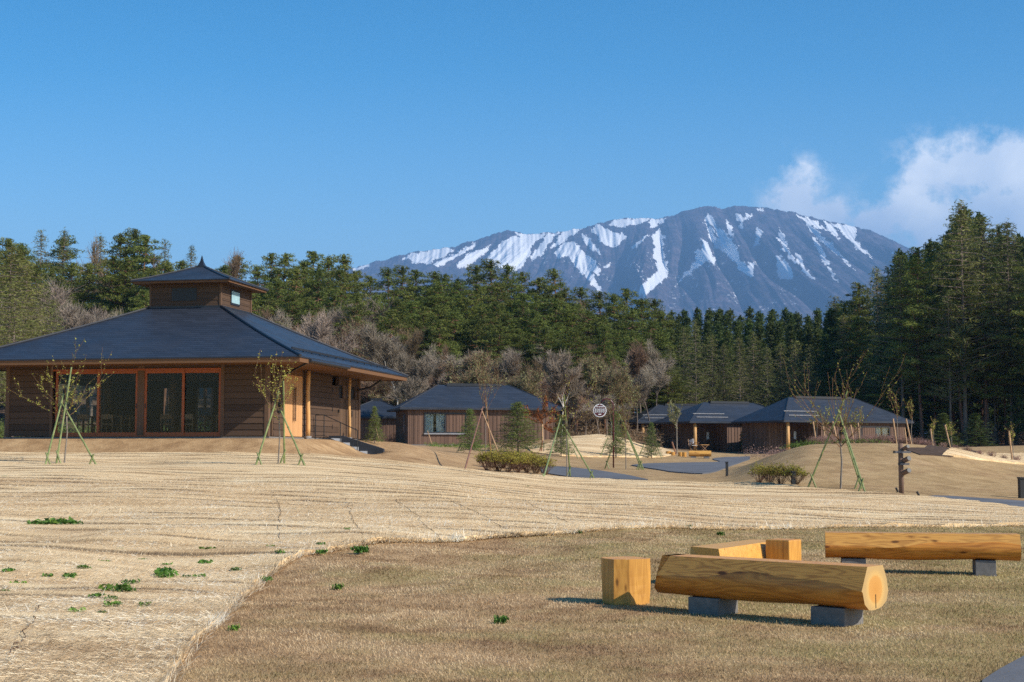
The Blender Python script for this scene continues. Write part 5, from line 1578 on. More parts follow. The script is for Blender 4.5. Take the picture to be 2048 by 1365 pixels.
def staked(seed, tpx, tpy, topy, legs, mats, tlabel, plabel, spots, trunk_top, spread=.9, **kw):
    b = hit(tpx, tpy, y0=25)
    H = at(tpx, topy, b.y).z - b.z
    th_ = at(tpx, trunk_top, b.y).z - b.z
    t = sapling(seed, H, th_, spread, kw.pop('leaf', M['young_leaves']), **kw)
    t.location = b; tag(t, tlabel, 'young tree', 'staked young trees')
    # exact height
    zs = max((o.data.vertices[i].co.z for o in t.children for i in range(0, len(o.data.vertices), 3)), default=H)
    t.scale = (1, 1, H / zs)
    base = poles(b, b.y, legs, mats, plabel); tag(base, None, None, 'stakes holding the young trees')
    binding(base, b, b.y, spots)
GP, TP, BP = M['green_pole'], M['tan_pole'], M['brown_pole']
staked(101, 128, 929, 672, [(88, 933, 129, 782), (111, 931, 143, 735), (199, 933, 121, 801)], [GP], 'young budding tree in front of the left board wall of the pavilion', 'green bamboo tripod in front of the left end of the pavilion', [(130, 795), (129, 812), (130, 783)], 790, spread=1.0, nmain=8, nbud=3, lean=(.02, 0))
staked(102, 556, 931, 700, [(508, 934, 558, 783), (569, 930, 567, 762), (615, 935, 561, 820)], [GP], 'young budding tree in front of the pale cedar entrance', 'green bamboo tripod in front of the pale cedar entrance', [(559, 822), (560, 810)], 800, spread=.55, nmain=7, nbud=3, up=1.0)
staked(103, 972, 925, 692, [(926, 944, 966, 814), (984, 920, 971, 792), (1009, 930, 962, 817)], [BP, TP, TP], 'tall thin-leaved young tree rising out of the long azalea hedge', 'brown and tan pole tripod standing at the long azalea hedge', [(973, 841), (970, 820)], 800, spread=.55, nmain=7, nbud=3, leaf=M['pale_leaves'], up=1.1)
staked(104, 1134, 956, 745, [(1084, 958, 1121, 838), (1141, 955, 1128, 790), (1194, 960, 1127, 852)], [GP], 'young tree with a low leafy side branch between the hedge and the circular sign', 'green bamboo tripod nearest the small path, left of the circular sign', [(1128, 845), (1127, 820), (1131, 855)], 830, spread=.9, nmain=6, nbud=2)
staked(105, 1252, 940, 757, [(1208, 938, 1241, 845), (1286, 940, 1238, 828), (1290, 940, 1244, 840)], [GP], 'spiky young tree just right of the circular sign', 'green bamboo tripod right of the circular sign', [(1243, 845)], 850, spread=.35, nmain=8, nbud=2, up=1.2)
staked(106, 1681, 978, 700, [(1612, 976, 1695, 782), (1733, 985, 1676, 820), (1726, 978, 1683, 850)], [GP], 'largest young tree with wide arching twigs in front of the grassy mound', 'green bamboo tripod in front of the grassy mound', [(1687, 793), (1684, 850), (1684, 865)], 855, spread=1.0, nmain=9, nbud=2, tr=.03, levels=2, up=1.15)

# ------------------------------------------------------------------ young spruces
def spruce(seed): return conifer(seed, 2.6, 'young_spruce', M['spruce_needles'], M['larch_bark'], .95, low=.10, leaf=.085, aspect=.35, n=16, nb=120, droop=.12, power=.8, thin=.4, trunk_r=.04, crowns=.45, up=.2)
spr = [spruce(s) for s in (71, 72, 73)]
used = [False] * 3
for i, (px, py, tp_, wpx, lb) in enumerate([(749, 888, 814, 42, 'small light green spruce by the wall right of the pavilion stairs'), (842, 889, 803, 56, 'yellow-green spruce before the left end of the maple cottage'),
        (940, 908, 820, 62, 'spruce with a leaning stake in front of the maple cottage wall'), (1036, 905, 806, 116, 'broadest dark green spruce behind the azalea hedge'), (1122, 914, 832, 58, 'shaded spruce behind the tripod nearest the path'),
        (1232, 915, 826, 60, 'spruce directly behind the circular sign post'), (1303, 917, 846, 44, 'spruce in front of the leftmost right-hand cottage')]):
    k = i % 3
    t = spr[k] if not used[k] else copy_tree(spr[k]); used[k] = True
    b = hit(px, py, y0=40); H = at(px, tp_, b.y).z - b.z
    s = H / 2.6; w = (wpx / F * b.y) / 1.75 / s
    put(t, b.x, b.y, b.z, s, i * 1.3, w); tag(t, lb, 'spruce', 'young spruces before the cottages')
def prop(px, py, tx, ty, label, mat='tan_pole', r=.025, name='support_stake'):
    b = hit(px, py, y0=30); q = at(tx, ty, b.y)
    e = empty(name, b, 0, label, 'stake')
    m = MB(); m.tube([(0, 0, -.1), q - b], r, 6); m.build('pole', M[mat], e); return e
prop(760, 886, 752, 858, 'pale stake leaning on the small spruce right of the stairs')
prop(866, 892, 855, 862, 'stake leaning on the yellow-green spruce')
prop(914, 901, 925, 884, 'short dark stake at the foot of the leaning-stake spruce', 'binding')
prop(1199, 914, 1216, 875, 'green stake to the left of the spruce behind the sign', 'green_pole')
prop(1278, 911, 1288, 888, 'dark green stake between two right-hand spruces', 'green_pole')
prop(1325, 918, 1312, 888, 'green stake at the right foot of the rightmost spruce', 'green_pole')
prop(1158, 918, 1147, 898, 'small green stake right of the shaded spruce', 'green_pole')

# red maple
b = hit(1088, 905, y0=40); H = at(1085, 791, b.y).z - b.z
mp_ = sapling(111, H, H * .62, 1.6, M['red_leaves'], bud=.085, nbud=9, nmain=8, up=.45, tr=.03, name='maple_tree', lean=(-.05, 0))
mp_.location = b; tag(mp_, 'small maple with rust-red leaves in front of the left cottage corner', 'maple tree')
zs = max(v.co.z for o in mp_.children for v in o.data.vertices); mp_.scale = (1, 1, H / zs)
e = empty('support_stake', b, 0, 'pale post with two short legs holding the red maple', 'stake')
p1, p0 = at(1084, 838, b.y) - b, at(1085, 882, b.y) - b
m = MB(); m.tube([p0, p1], .055, 8); m.build('post', M['tan_pole'], e)
for dx in (-8, -3):
    m = MB(); m.tube([at(1085 + dx, 908, b.y) - b - Vector((0, 0, .1)), p0], .035, 6); m.build('leg', M['brown_pole'], e)
b = hit(1112, 900, y0=40); H = at(1112, 836, b.y).z - b.z
m2 = sapling(112, H, H * .6, 1.5, M['red_leaves'], bud=.08, nbud=7, nmain=5, up=.4, name='maple_tree'); m2.location = b
zs = max(v.co.z for o in m2.children for v in o.data.vertices); m2.scale = (1, 1, H / zs)
tag(m2, 'smaller red maple just right of the larger one', 'maple tree')
# pale budding sapling before the middle cottage
b = hit(1354, 908, y0=60); H = at(1354, 800, b.y).z - b.z
s3 = sapling(113, H, H * .72, .5, M['pale_leaves'], bud=.12, nbud=3, nmain=6, up=1.0, tr=.045, twigmat=M['twig_grey'], minr=.012); s3.location = b
zs = max(v.co.z for o in s3.children for v in o.data.vertices); s3.scale = (1, 1, H / zs)
tag(s3, 'pale slender sapling in front of the middle cottage porch', 'young tree')
prop(1353, 909, 1344, 884, 'short double stake at the foot of the pale sapling', 'brown_pole', .05)
b = hit(1487, 905, y0=60)
col = conifer(74, 2.4, 'columnar_shrub', M['azalea_leaves'], M['larch_bark'], .32, low=.05, leaf=.10, aspect=.6, n=14, nb=70, droop=.0, power=.35, thin=.4, trunk_r=.03)
H = at(1487, 862, b.y).z - b.z; put(col, b.x, b.y, b.z, H / 2.4); tag(col, 'narrow upright shrub against the sunlit wall of the middle cottage', 'shrub')

# ------------------------------------------------------------------ azalea hedges: every bush is its own
def azalea(seed):
    rs = np.random.RandomState(seed); t = empty('azalea_bush')
    tw = []; tips = []
    for i in range(42):
        a = rs.uniform(0, 2 * PI); r = rs.uniform(.05, .5) ** .8
        p = np.array([math.cos(a) * .10 * rs.rand(), math.sin(a) * .10 * rs.rand(), -.05])
        q = np.array([math.cos(a) * r, math.sin(a) * r, .48 + .30 * (1 - (r / .5) ** 2) * rs.uniform(.8, 1.1)])
        mid = p * .45 + q * .55 + rs.normal(size=3) * .035; mid[2] = q[2] * .5
        tw.append((p, mid, .009, .007)); tw.append((mid, q, .007, .005))
        for k in range(6):
            f = rs.uniform(.3, 1); s = mid + (q - mid) * f; e = s + rs.normal(size=3) * .10 + np.array([0, 0, .10]); tw.append((s, e, .005, .003)); tips.append(e)
        tips.append(q)
    V, Fc = stems(tw, 3); T = np.repeat(rs.uniform(0, 1, len(tw)), 3)
    obj('branches', mesh_np('branches', V, Fc, M['shrub_twig'], False, {'tint': ('FACE', T)}), t)
    tips = np.array(tips); 
    V, Fc, T = leaf_cloud(rs, tips[tips[:, 2] > .42], np.full((tips[:, 2] > .42).sum(), .06), 6, .045, 1.2)
    obj('foliage', mesh_np('foliage', V, Fc, M['azalea_leaves'], False, {'tint': ('FACE', T)}), t)
    V, Fc, T = leaf_cloud(rs, tips[tips[:, 2] <= .50], np.full((tips[:, 2] <= .50).sum(), .08), 4, .04, 1.0)
    obj('dry_leaves', mesh_np('dry_leaves', V, Fc, M['shrub_twig'], False, {'tint': ('FACE', T)}), t)
    return t
az = [azalea(s) for s in (81, 82)]; aused = [False, False]
hed = []
for i, (px, py) in enumerate([(976, 942), (996, 943), (1016, 945), (1035, 946), (1054, 946), (1072, 947), (1090, 950)]):
    hed.append((px, py, 33, 1, ['leftmost bush of the long azalea hedge left of the small path', 'second bush from left in the long azalea hedge', 'third bush from left in the long azalea hedge', 'middle bush of the long azalea hedge',
                              'third bush from right in the long azalea hedge', 'second bush from right in the long azalea hedge', 'rightmost, sparser bush of the long azalea hedge beside the path'][i]))
for i, (px, py) in enumerate([(985, 936), (1005, 937), (1027, 939), (1048, 940), (1068, 941)]):
    hed.append((px, py, 32, 1, 'azalea bush in the back rank of the long hedge'))
for i, (px, py) in enumerate([(1519, 966), (1540, 969), (1562, 970), (1590, 971)]):
    hed.append((px, py, 34, 1, ['leftmost azalea of the short hedge at the mound foot', 'second azalea from left of the short hedge', 'third azalea from left of the short hedge', 'rightmost azalea of the short hedge, behind the black bollard'][i]))
for i, (px, py, hpx, w, lb) in enumerate(hed):
    k = i % 2; t = az[k] if not aused[k] else copy_tree(az[k]); aused[k] = True
    b = hit(px, py, y0=30); s = (hpx / F * b.y) / .80
    put(t, b.x, b.y, b.z, s * rf.uniform(.92, 1.08), i * 1.9, 1.0); tag(t, lb, 'bush', 'azalea bushes in two short hedges')

# heath on the crown of the mound
def heath(seed):
    rs = np.random.RandomState(seed); t = empty('low_shrub'); tw = []
    for i in range(110):
        a = rs.uniform(0, 2 * PI); r = rs.uniform(0, .5); p = np.array([math.cos(a) * r * .6, math.sin(a) * r * .6, -.03]); q = p + np.array([math.cos(a) * r * .5 + rs.normal() * .08, math.sin(a) * r * .5, rs.uniform(.25, .62)])
        tw.append((p, q, .007, .003))
        for k in range(3): f = rs.uniform(.3, .9); s = p + (q - p) * f; tw.append((s, s + rs.normal(size=3) * .08 + np.array([0, 0, .12]), .004, .002))
    V, Fc = stems(tw, 3); T = np.repeat(rs.uniform(0, 1, len(tw)), 3)
    obj('twigs', mesh_np('twigs', V, Fc, M['heath_leaves'], False, {'tint': ('FACE', T)}), t)
    return t
hs_ = [heath(s) for s in (91, 92)]; hu = [False, False]
for i in range(46):
    k = i % 2; t = hs_[k] if not hu[k] else copy_tree(hs_[k]); hu[k] = True
    px = 1628 + i * 6.2 + rf.uniform(-4, 4) if i < 38 else 1860 + (i - 38) * 24
    p = on(px, rf.uniform(54.5, 58.5))
    put(t, p.x, p.y, p.z, rf.uniform(.42, .70) * (1 if i < 34 else .7), i * 2.1); tag(t, 'low purplish leafless shrub on top of the grassy mound', 'shrub', 'purplish shrubs on the mound')
for i, (bx, by, tx, ty, th_) in enumerate([(1632, 888, 1626, 843, 815), (1651, 884, 1645, 846, 820), (1675, 893, 1665, 843, 822), (1692, 888, 1688, 848, 825), (1707, 885, 1701, 850, 828), (1718, 880, 1716, 846, 822), (1792, 889, 1786, 838, 790), (1822, 893, 1812, 838, 792), (1812, 888, 1809, 856, 850), (1864, 890, 1861, 858, 838), (1900, 890, 1890, 850, 845), (2022, 892, 2018, 862, 850)]):
    p = on(bx, 55.5)
    q = at(tx, ty, 55.5)
    e = empty('support_stake', p, 0, ['leaning pale stake on the mound, leftmost of the row', 'second leaning pale stake on the mound', 'third leaning pale stake, behind the large tripod', 'fourth leaning pale stake, right of the large tripod', 'fifth leaning pale stake on the mound', 'sixth leaning pale stake on the mound', 'stake before the curtained window of the nearest right cottage', 'taller stake right of the curtained window', 'short stake between the two taller ones at the curtained window', 'stake just right of the cottage end wall', 'stake near the small bright conifer', 'stake near the right edge, before the dark wood'][i], 'stake', 'stakes on the mound')
    m = MB(); m.tube([(0, 0, -.1), q - p], .03, 6); m.build('pole', M['tan_pole'], e)
    if i not in (8,):
        H = at(tx, th_, 55.5).z - p.z
        s_ = sapling(200 + i, H, H * .55, .45, M['young_leaves'], bud=.05, nbud=1, nmain=4, tr=.015, up=1.0, levels=2)
        s_.location = p + Vector((.06, .12, 0))
        tag(s_, 'thin budding sapling tied to a pale stake on the mound', 'young tree', 'saplings on the mound')
brush('ground_cover', [(1600, 53.3, 22, .6), (1690, 53.0, 80, .3)], .22, 34, .09, M['bright_leaves'], 'bright green ground cover at the left end of the mound shrubs', 'ground cover', seed=9)
brush('ground_cover', [(900, 84, 40, 1.5), (960, 84, 30, 1)], .3, 40, .14, M['bright_leaves'], 'strip of green plants along the foot of the maple cottage', 'ground cover', seed=10)
brush('ground_cover', [(1530, 88, 40, 2.5), (1570, 80, 25, 2)], 1.0, 60, .12, M['heath_leaves'], 'low dark shrubs left of the mound before the nearest right cottage', 'ground cover', seed=12)

# ------------------------------------------------------------------ sign, bollards, signpost
def round_sign():
    b = hit(1227, 936, y0=30); Y = b.y
    e = empty('round_sign', b, 0, 'maroon bent pipe with a round white and maroon sign hanging from its arm', 'sign')
    w = lambda px, py: at(px, py, Y) - b
    ctr = w(1199.7, 821.5); R_ = 13.2 / F * Y
    pts = [Vector((w(1227, 936).x, 0, -.2)), w(1226.5, 815)]
    pc = w(1213.5, 813); ra = (1226.5 - 1213.5) / F * Y
    for k in range(0, 11):
        a = PI * k / 10 * .98; pts.append(pc + Vector((math.cos(a) * ra, 0, math.sin(a) * ra * 1.15)))
    pts.append(Vector((ctr.x - .01, 0, ctr.z + R_)))
    m = MB(); m.tube([(p.x, 0, p.z) for p in pts], .032, 10); m.build('pole', M['maroon'], e, True)
    m = MB()
    N = 40
    def disc(r, y0, y1): return [(ctr.x + math.cos(2 * PI * k / N) * r, ctr.z + math.sin(2 * PI * k / N) * r) for k in range(N)]
    def plate(r, y0, y1, mat, name, par):
        m = MB(); P_ = disc(r, 0, 0)
        m.add([(x, y0, z) for x, z in P_] + [(x, y1, z) for x, z in P_], [tuple(range(N)), tuple(range(2 * N - 1, N - 1, -1))] + [(k, (k + 1) % N, N + (k + 1) % N, N + k) for k in range(N)])
        return m.build(name, mat, par)
    pl = plate(R_, -.02, .02, M['white_paint'], 'sign_plate', e)
    plate(R_ * .885, -.026, -.021, M['maroon'], 'sign_field', pl)
    # the lettering, as far as it can be made out: a small line, five large characters, a short line
    yy0, yy1 = -.032, -.027
    m = MB(); rr = random.Random(4)
    def bar(x0, x1, z0, z1): m.box(ctr.x + x0 * R_, ctr.x + x1 * R_, yy0, yy1, ctr.z + z0 * R_, ctr.z + z1 * R_)
    x = -.55
    for g_ in (4, 8):
        for _ in range(g_): bar(x, x + .062, .50, .64); bar(x + .062, x + .075, .50, .54); x += .088
        x += .07
    for c in range(5):
        x0 = -.76 + c * .31; x1 = x0 + .26
        for k, z in enumerate((-.30, -.15, 0.0, .15, .28)): bar(x0 + .02 * (c % 2), x1 - .03 * ((c + k) % 2), z - .035, z + .035)
        bar(x0 + .03, x0 + .09, -.33, .31); bar(x1 - .09, x1 - .03, -.33, .31 if c != 3 else .05)
        bar((x0 + x1) / 2 - .025, (x0 + x1) / 2 + .025, -.33 if c % 2 else -.1, .34)
    x = -.22
    for _ in range(4): bar(x, x + .09, -.66, -.50); x += .11
    m.build('lettering', M['white_paint'], pl)
round_sign()
def bollard(px, py, hpx, wpx, label, cap=True):
    b = hit(px, py, y0=25); s = b.y / F
    e = empty('bollard_light', b, R(8), label, 'bollard light', 'black path lights')
    w, h = wpx * s / 2, hpx * s
    m = MB(); m.box(-w, w, -w, w, -.1, h * .86); m.build('post', M['black_metal'], e)
    m = MB(); m.box(-w * 1.02, w * 1.02, -w * .4, w * 1.02, h * .861, h * .93); m.build('lens', M['dark_metal'], e)
    m = MB(); m.box(-w * 1.25, w * 1.12, -w * 1.12, w * 1.12, h * .931, h); m.build('cap', M['black_metal'], e)
bollard(1454, 953, 29, 4.5, 'slim black path light beside the curved driveway')
bollard(1587, 973, 30, 7.5, 'black path light in front of the short azalea hedge')
bollard(2044, 997, 42, 11, 'black path light cut by the right edge of the picture')
def signpost():
    b = hit(1803, 991, y0=25); Y = b.y; s = Y / F
    e = empty('direction_post', b, 0, 'round brown wooden signpost with grey arms and black-ended stub logs by the right path', 'signpost')
    h = 103 * s
    m = MB(); m.tube([(0, 0, -.2), (0, 0, h * .5), (0, 0, h)], [5.3 * s, 5.1 * s, 4.9 * s], 12); m.build('post', M['heath_post'], e, True)
    def P_(px, py): q = at(px, py, Y) - b; return q
    for (x0, x1, py, th_, dy) in ((1785, 1819, 904.5, 6.5, 0), (1795, 1816, 928.5, 6, 0)):
        m = MB(); q = P_(x0, py); r = P_(x1, py); m.bar((q.x, -.10, q.z), (r.x, -.10, r.z), th_ * s, th_ * s * .7); a_ = m.build('arm', M['arm_grey'], e)
        m = MB(); q2 = P_(x0 + 2, py); m.bar((q.x - .003, -.10, q.z), (q2.x + .01, -.10, q2.z), th_ * s * 1.12, th_ * s * .8); m.build('arm_end', M['black_metal'], a_)
    for (px, py, r_) in ((1811, 893.5, 3.6), (1813, 917, 5.0), (1813, 941, 5.0)):
        q = P_(px, py)
        m = MB(); m.tube([(q.x * .2, .05, q.z - .09), (q.x, -.24, q.z)], r_ * s, 6); a_ = m.build('stub_arm', M['heath_post'], e)
        d = Vector((q.x * .8, -.29, .09)).normalized()
        m = MB(); m.tube([Vector((q.x, -.24, q.z)) + d * .001, Vector((q.x, -.24, q.z)) + d * .012], r_ * s * 1.02, 6); m.build('arm_end', M['black_metal'], a_)
    for (px, py, lb) in ((1794, 985, 'tiny black ground spotlight at the left foot of the signpost'), (1836, 993, 'small black ground spotlight on the path edge right of the signpost')):
        b2 = hit(px, py + 2, y0=25)
        e2 = empty('ground_spotlight', b2, R(20), lb, 'spotlight')
        m = MB(); m.tube([(0, 0, -.05), (0, 0, .06)], .012, 6); m.build('spike', M['black_metal'], e2)
        m = MB(); m.tube([(.03, 0, .04), (-.03, 0, .14)], .028, 8); m.build('lamp_head', M['black_metal'], e2)
M['heath_post'] = simple('heath_post', (0.15, 0.095, 0.07), .8, var=.25, stretch=(6, 6, .8)); M['arm_grey'] = simple('arm_grey', (0.13, 0.125, 0.135), .8, var=.2)
signpost()

# ------------------------------------------------------------------ far furniture before the middle cottage
def far_log(px0, px1, py, label):
    b = hit((px0 + px1) / 2, py, y0=60); s = b.y / F
    e = empty('log_bench', b, R(-4), label, 'bench')
    L = (px1 - px0) * s
    o = log_mesh(e, L, .42, .33, 5, chamf='bright_block', side='planed', top='planed'); o.location = (0, 0, .165 + .10)
    pedestal(e, -L * .3, .3, .3, .11); pedestal(e, L * .3, .3, .3, .11)
far_log(1378, 1422, 917, 'distant orange log bench lying before the middle cottage')
def far_stump(px, py, hpx, wpx, label):
    b = hit(px, py, y0=60); s = b.y / F
    e = empty('stump_seat', b, R(20), label, 'seat')
    w, h = wpx * s / 2, hpx * s
    m = MB(); m.prism([(-w, -w * .6), (-w * .4, -w), (w * .7, -w), (w, -w * .6), (w, w * .7), (w * .5, w), (-w, w)], -.05, h); m.build('block', M['stump_side'], e)
    m = MB(); m.prism([(-w * .9, -w * .6), (-w * .4, -w * .9), (w * .6, -w * .9), (w * .9, -w * .6), (w * .9, w * .6), (-w * .9, w * .9)], h + .001, h + .006); m.build('top_face', M['planed'], e)
far_stump(1337, 910, 7, 8, 'leftmost of the small distant stumps at the pale sapling'); far_stump(1346, 911, 6.5, 7, 'second small distant stump, touching the leftmost')
far_stump(1361, 913, 8, 7, 'small distant stump left of the far log bench'); far_stump(1369, 914, 9, 7, 'small distant stump nearest the far log bench')
def camp_chair():
    b = hit(1389, 903, y0=60); s = b.y / F
    b = Vector((at(1388, 903, 107).x, 107.2, th(at(1388, 903, 107).x, 107.2)))
    e = empty('camping_chair', b, R(25), 'folding chair of wood and pale canvas at the porch post of the middle cottage', 'chair')
    for sx in (-1, 1):
        for a_, c_ in (((sx * .26, -.22, 0), (sx * .26, .22, .42)), ((sx * .26, .22, 0), (sx * .26, -.22, .62)), ((sx * .26, .2, .35), (sx * .26, .32, .85))):
            m = MB(); m.bar(a_, c_, .04, .04); m.build('leg', M['chair_wood'], e)
        m = MB(); m.box(sx * .28 - .03, sx * .28 + .03, -.25, .25, .60, .63); m.build('armrest', M['chair_wood'], e)
    m = MB(); m.box(-.25, .25, -.22, .22, .40, .42); m.build('seat', M['canvas'], e)
    m = MB(); m.bar((0, .25, .50), (0, .32, .84), .5, .03); m.build('backrest', M['canvas'], e)
    p = Vector((at(1407, 903, 107).x, 107.0, 0)); p.z = th(p.x, p.y)
    t = empty('camping_table', p, R(20), 'small folding wooden table beside the canvas chair', 'table')
    m = MB(); m.box(-.33, .33, -.25, .25, .48, .51); m.build('tabletop', M['pillar_wood'], t)
    for sy_ in (-.2, .2):
        for sx in (-1, 1):
            m = MB(); m.bar((sx * .25, sy_, 0), (-sx * .25, sy_ + .01 * sx, .48), .035, .035); m.build('leg', M['chair_wood'], t)
camp_chair()
# flat patch of dark netting that shows through the straw
b = hit(1745, 1046, y0=12)
m = MB(); pts = []
for k in range(18):
    a = 2 * PI * k / 18; pts.append((math.cos(a) * .42 * (1 + .12 * math.sin(a * 3)), math.sin(a) * .34))
m.prism(pts, 0, .012); o = m.build('weed_sheet', simple('weed_sheet', (0.06, 0.07, 0.10), .9, var=.5, scale=14)); o.location = (b.x, b.y, b.z + .035)
tag(o, 'dark grey-blue patch of weed sheet showing in the straw behind the right bench', 'sheet')

# ------------------------------------------------------------------ lawn blades, straw, weeds
def blades(name, n, region, mat, h, w, lay, label, seed, along=None, off=0.0, cat='grass'):
    rs = np.random.RandomState(seed)
    xs, ys = region(rs, n)
    z = terrain(xs, ys) + off
    n = len(xs); dist = ys / 11.0
    a = rs.uniform(0, 2 * PI, n) if along is None else along + rs.normal(0, .38, n) + PI * (rs.rand(n) > .5)
    L = h * rs.uniform(.45, 1.35, n)
    ln = np.abs(rs.normal(lay, .25, n))
    tilt = np.clip(ln, .05, 1.52)
    dx, dy, dz = np.cos(a) * np.sin(tilt) * L, np.sin(a) * np.sin(tilt) * L, np.cos(tilt) * L
    ww = w * rs.uniform(.6, 1.4, n) * np.clip(dist, .8, 1.9)
    px_, py_ = -np.sin(a), np.cos(a)
    # let the broad side face a random way for upright blades
    ra = rs.uniform(0, PI, n); px_ = np.where(tilt < .8, np.cos(ra), px_); py_ = np.where(tilt < .8, np.sin(ra), py_)
    P0 = np.stack([xs - px_ * ww, ys - py_ * ww, z - .004], 1); P1 = np.stack([xs + px_ * ww, ys + py_ * ww, z - .004], 1)
    P2 = np.stack([xs + dx + px_ * ww * .3, ys + dy + py_ * ww * .3, z + dz + .004 * rs.rand(n)], 1); P3 = np.stack([xs + dx - px_ * ww * .3, ys + dy - py_ * ww * .3, z + dz + .004], 1)
    V = np.stack([P0, P1, P2, P3], 1).reshape(-1, 3); Fc = np.arange(n * 4).reshape(-1, 4)
    patch = np.array([mnoise.noise((x * .9, y * .9, seed)) + .8 * mnoise.noise((x * 3.1, y * 3.1, seed + 5.)) for x, y in zip(xs[::1], ys[::1])])
    ca, sa = math.cos(R(-12)), math.sin(R(-12)); sod = np.sin(np.floor((xs * ca + ys * sa) / .62) * 12.9898 + np.floor((-xs * sa + ys * ca) / 1.25) * 78.233) * 43758.5
    sod = sod - np.floor(sod)
    T = np.clip(rs.rand(n) * .6 + .20 + patch * .62 + (sod > .88) * .30 - (sod < .1) * .12, 0, 1)
    o = obj(name, mesh_np(name, V, Fc, mat, False, {'tint': ('FACE', T)}))
    tag(o, label, cat, kind='stuff')
def cone_pts(rs, n, y0, y1, powr=1.3):
    t = rs.rand(n) ** powr
    ys = y0 + (y1 - y0) * t
    xs = rs.uniform(-1, 1, n) * (ys * .348 + .3)
    return xs, ys
def lawn_region(rs, n):
    xs, ys = cone_pts(rs, n, 8.3, 29.0, 1.15)
    k = ~on_mat(xs, ys)
    return xs[k], ys[k]
def straw_region(rs, n):
    xs, ys = cone_pts(rs, n, 8.3, 34, 1.25)
    k = on_mat(xs, ys); xs, ys = xs[k], ys[k]
    w = np.array([mnoise.noise(((x * math.cos(MAT_ROT) + y * math.sin(MAT_ROT)) * .10, (-x * math.sin(MAT_ROT) + y * math.cos(MAT_ROT)) * .22, 3.3)) for x, y in zip(xs, ys)])
    q = (-xs * math.sin(MAT_ROT) + ys * math.cos(MAT_ROT)) / .86 + .28 * w
    k = ((q % 1) > .10) | (rs.rand(len(xs)) < .25); return xs[k], ys[k]
blades('turf_blades', 430000, lawn_region, M['dry_blades'], .021, .0024, .9, 'short dry tan grass of the near lawn', 1)
blades('straw_strands', 150000, straw_region, M['straw_blades'], .085, .0024, 1.46, 'loose pale straws lying on the straw mat', 2, along=MAT_ROT + PI / 2 - .35, off=.055, cat='straw')
def edge_region(rs, n):
    k = rs.randint(0, len(NEAR) - 1, n); f = rs.rand(n)
    A_ = NEARA[k]; B_ = NEARA[k + 1]; p = A_ + (B_ - A_) * f[:, None]
    return p[:, 0] + rs.normal(0, .03, n), p[:, 1] + rs.normal(0, .05, n)
blades('straw_fringe', 9000, edge_region, M['straw_blades'], .14, .0030, 1.35, 'frayed straws along the near edge of the straw mat', 3, along=MAT_ROT + PI / 2, off=.02, cat='straw')

def weed(seed):
    rs = np.random.RandomState(seed)
    cen = [(math.cos(a) * r, math.sin(a) * r, .02 + .03 * rs.rand()) for a, r in zip(rs.uniform(0, 6.28, 12), rs.uniform(0, .13, 12))]
    V, Fc, T = leaf_cloud(rs, np.array(cen), np.array([(.05, .05, .035)] * 12), 11, .045, 1.3)
    V[:, 2] = np.maximum(V[:, 2], -.01)
    return mesh_np('weed_tuft', V, Fc, M['weed_leaves'], False, {'tint': ('FACE', T)})
wm = [weed(s) for s in (1, 2, 3)]
wl = [(115, 1055, 2.4), (140, 1056, 2.0), (80, 1057, 1.8), (235, 1194, 2.0), (256, 1196, 1.6), (330, 1160, 2.2), (325, 1165, 1.5), (163, 1146, 1.3), (240, 1108, .9), (206, 1134, 1.0), (133, 1163, 1.4), (97, 1162, 1.0), (34, 1180, 1.2), (8, 1193, .9), (16, 1152, 1.2),
      (265, 1178, 1.4), (287, 1130, 1.1), (334, 1140, 1.1), (400, 1163, 1.0), (376, 1163, .9), (410, 1138, 1.6), (414, 1111, 1.5), (472, 1149, 1.1), (565, 1115, 1.4), (542, 1102, 1.0), (638, 1098, 1.2), (226, 1223, 1.2), (150, 1235, 1.0), (190, 1205, 1.3), (222, 1210, 1.1),
      (293, 1221, .9), (478, 1170, .8), (720, 1110, 1.8), (645, 1112, 1.0), (436, 1053, .6), (693, 1065, .8), (1055, 977, .6), (10, 960, 1.4), (205, 1237, .7), (530, 1168, 1.0)]
for i, (px, py, s) in enumerate(wl):
    b = hit(px, py, y0=7)
    o = obj('weed_tuft', wm[i % 3]); o.location = (b.x, b.y, b.z + .03); s *= .55
    o.scale = (s * (1.6 if i < 3 else 1), s * (1 if i > 2 else 1.2), s); o.rotation_euler = (0, 0, i * 1.7 if i > 2 else 0)
    lb = {0: 'widest green weed patch at the far left, above the other weeds', 32: 'green weed tuft where the straw edge meets the turf in the centre', 5: 'dense green weed tuft in the left foreground straw', 3: 'lowest large green weed tuft in the left foreground straw'}.get(i, 'small green weed poking through the pale straw mat')
    tag(o, lb, 'weed', 'green weeds on the straw mat')
for i, (px, py, s, lb) in enumerate([(678, 1180, 1.2, 'dark green weed alone in the brown turf, centre left'), (1160, 1068, 1.0, 'small dark weed at the top of the turf, centre'), (1500, 1058, 1.4, 'leafy dark weed behind the angular block bench'), (1380, 1058, 1.3, 'dark weed left of the leafy one behind the block bench'), (1443, 1072, 1.4, 'dry dark weed just above the block bench'),
                                     (1003, 1248, 1.3, 'upright green weed in the turf below centre'), (470, 1262, .9, 'tiny green weed at the left of the turf')]):
    b = hit(px, py, y0=7); o = obj('weed_tuft', wm[i % 3]); o.location = b; o.scale = (s * .38,) * 2 + (s * .6,); tag(o, lb, 'weed')
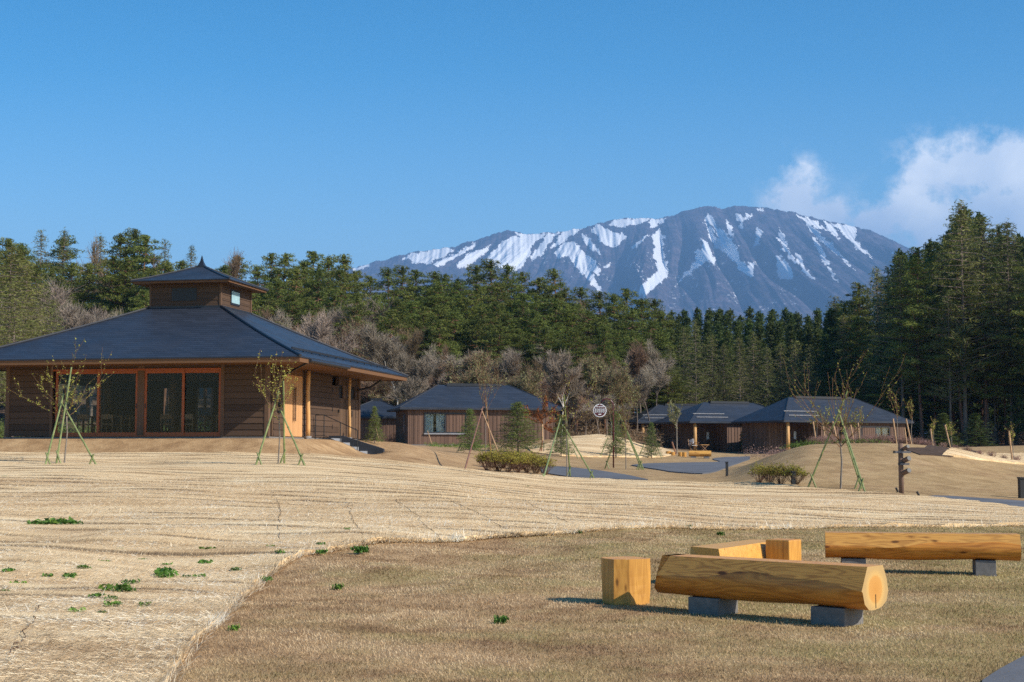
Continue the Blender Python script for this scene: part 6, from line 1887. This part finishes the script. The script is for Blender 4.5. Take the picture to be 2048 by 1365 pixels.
# twine lying across the mat
tw = [[(545, 990), (560, 1020), (556, 1060), (562, 1095)], [(672, 985), (690, 1000), (702, 1030), (712, 1060), (728, 1094)], [(790, 1005), (830, 1035), (850, 1058), (872, 1078), (889, 1096)], [(890, 1000), (925, 1020), (960, 1035), (1000, 1060), (1030, 1078)],
      [(1040, 1000), (1070, 1020), (1110, 1040), (1135, 1052)], [(75, 1225), (58, 1265), (40, 1300), (16, 1328)]]
for i, pl in enumerate(tw):
    pts = [hit(*p, y0=7) + Vector((0, 0, .055)) for p in pl]
    out = []
    rr = random.Random(i)
    for a, b in zip(pts[:-1], pts[1:]):
        for k in range(6):
            q = a + (b - a) * (k / 6); q.x += rr.uniform(-.03, .03); q.z = th(q.x, q.y) + .05 + rr.uniform(0, .012); out.append(q)
    out.append(pts[-1])
    m = MB(); m.tube(out, .0035, 4); o = m.build('twine', M['binding2'] if 'binding2' in M else M['shrub_twig'])
    tag(o, ['thin dark twine on the straw, below the pavilion entrance', 'longer twine on the straw left of centre', 'third kinked twine on the straw from the left', 'long slanting twine reaching the turf edge in the centre', 'rightmost twine on the straw mat', 'thin twine in the bottom left corner of the straw'][i], 'twine', 'twines on the straw mat')

# ------------------------------------------------------------------ haze
hz = MB(); hz.box(-9000, 12000, -150, 17000, -12, 1900)
hm = bpy.data.materials.new('haze'); hm.use_nodes = True
hn = hm.node_tree.nodes; hn.clear()
vo = hn.new('ShaderNodeVolumePrincipled'); ho = hn.new('ShaderNodeOutputMaterial')
vo.inputs['Density'].default_value = HAZE_D
vo.inputs['Color'].default_value = (0.30, 0.58, 1.0, 1)
vo.inputs['Anisotropy'].default_value = 0.0
hm.node_tree.links.new(vo.outputs[0], ho.inputs['Volume'])
h_ = hz.build('haze', hm); tag(h_, kind='stuff')

# ------------------------------------------------------------------ last labels, for things told apart only by their place
def order_labels(test, fmt):
    L = [o for o in scene.objects if o.parent is None and test(o)]
    L.sort(key=lambda o: o.location.x / max(o.location.y, 1))
    for i, o in enumerate(L):
        if i < len(ORD): o['label'] = fmt.format(ORD[i])
order_labels(lambda o: o.get('label', '').startswith('small green weed poking'), '{} small green weed from the left on the pale straw mat')
order_labels(lambda o: o.get('label', '').startswith('low purplish leafless'), '{} purplish leafless shrub from the left on top of the mound')
order_labels(lambda o: o.get('label', '').startswith('thin budding sapling tied'), '{} thin staked sapling from the left on top of the mound')
order_labels(lambda o: o.get('label', '').startswith('azalea bush in the back rank'), '{} azalea from the left in the back rank of the long hedge')
order_labels(lambda o: o.get('label', '').startswith('low-backed wooden dining chair'), '{} wooden chair from the left inside the dark glazed room')
order_labels(lambda o: o.get('label', '') == 'dark pine in the tall shady wood at the right', '{} tall pine from the left beyond the right picture edge')
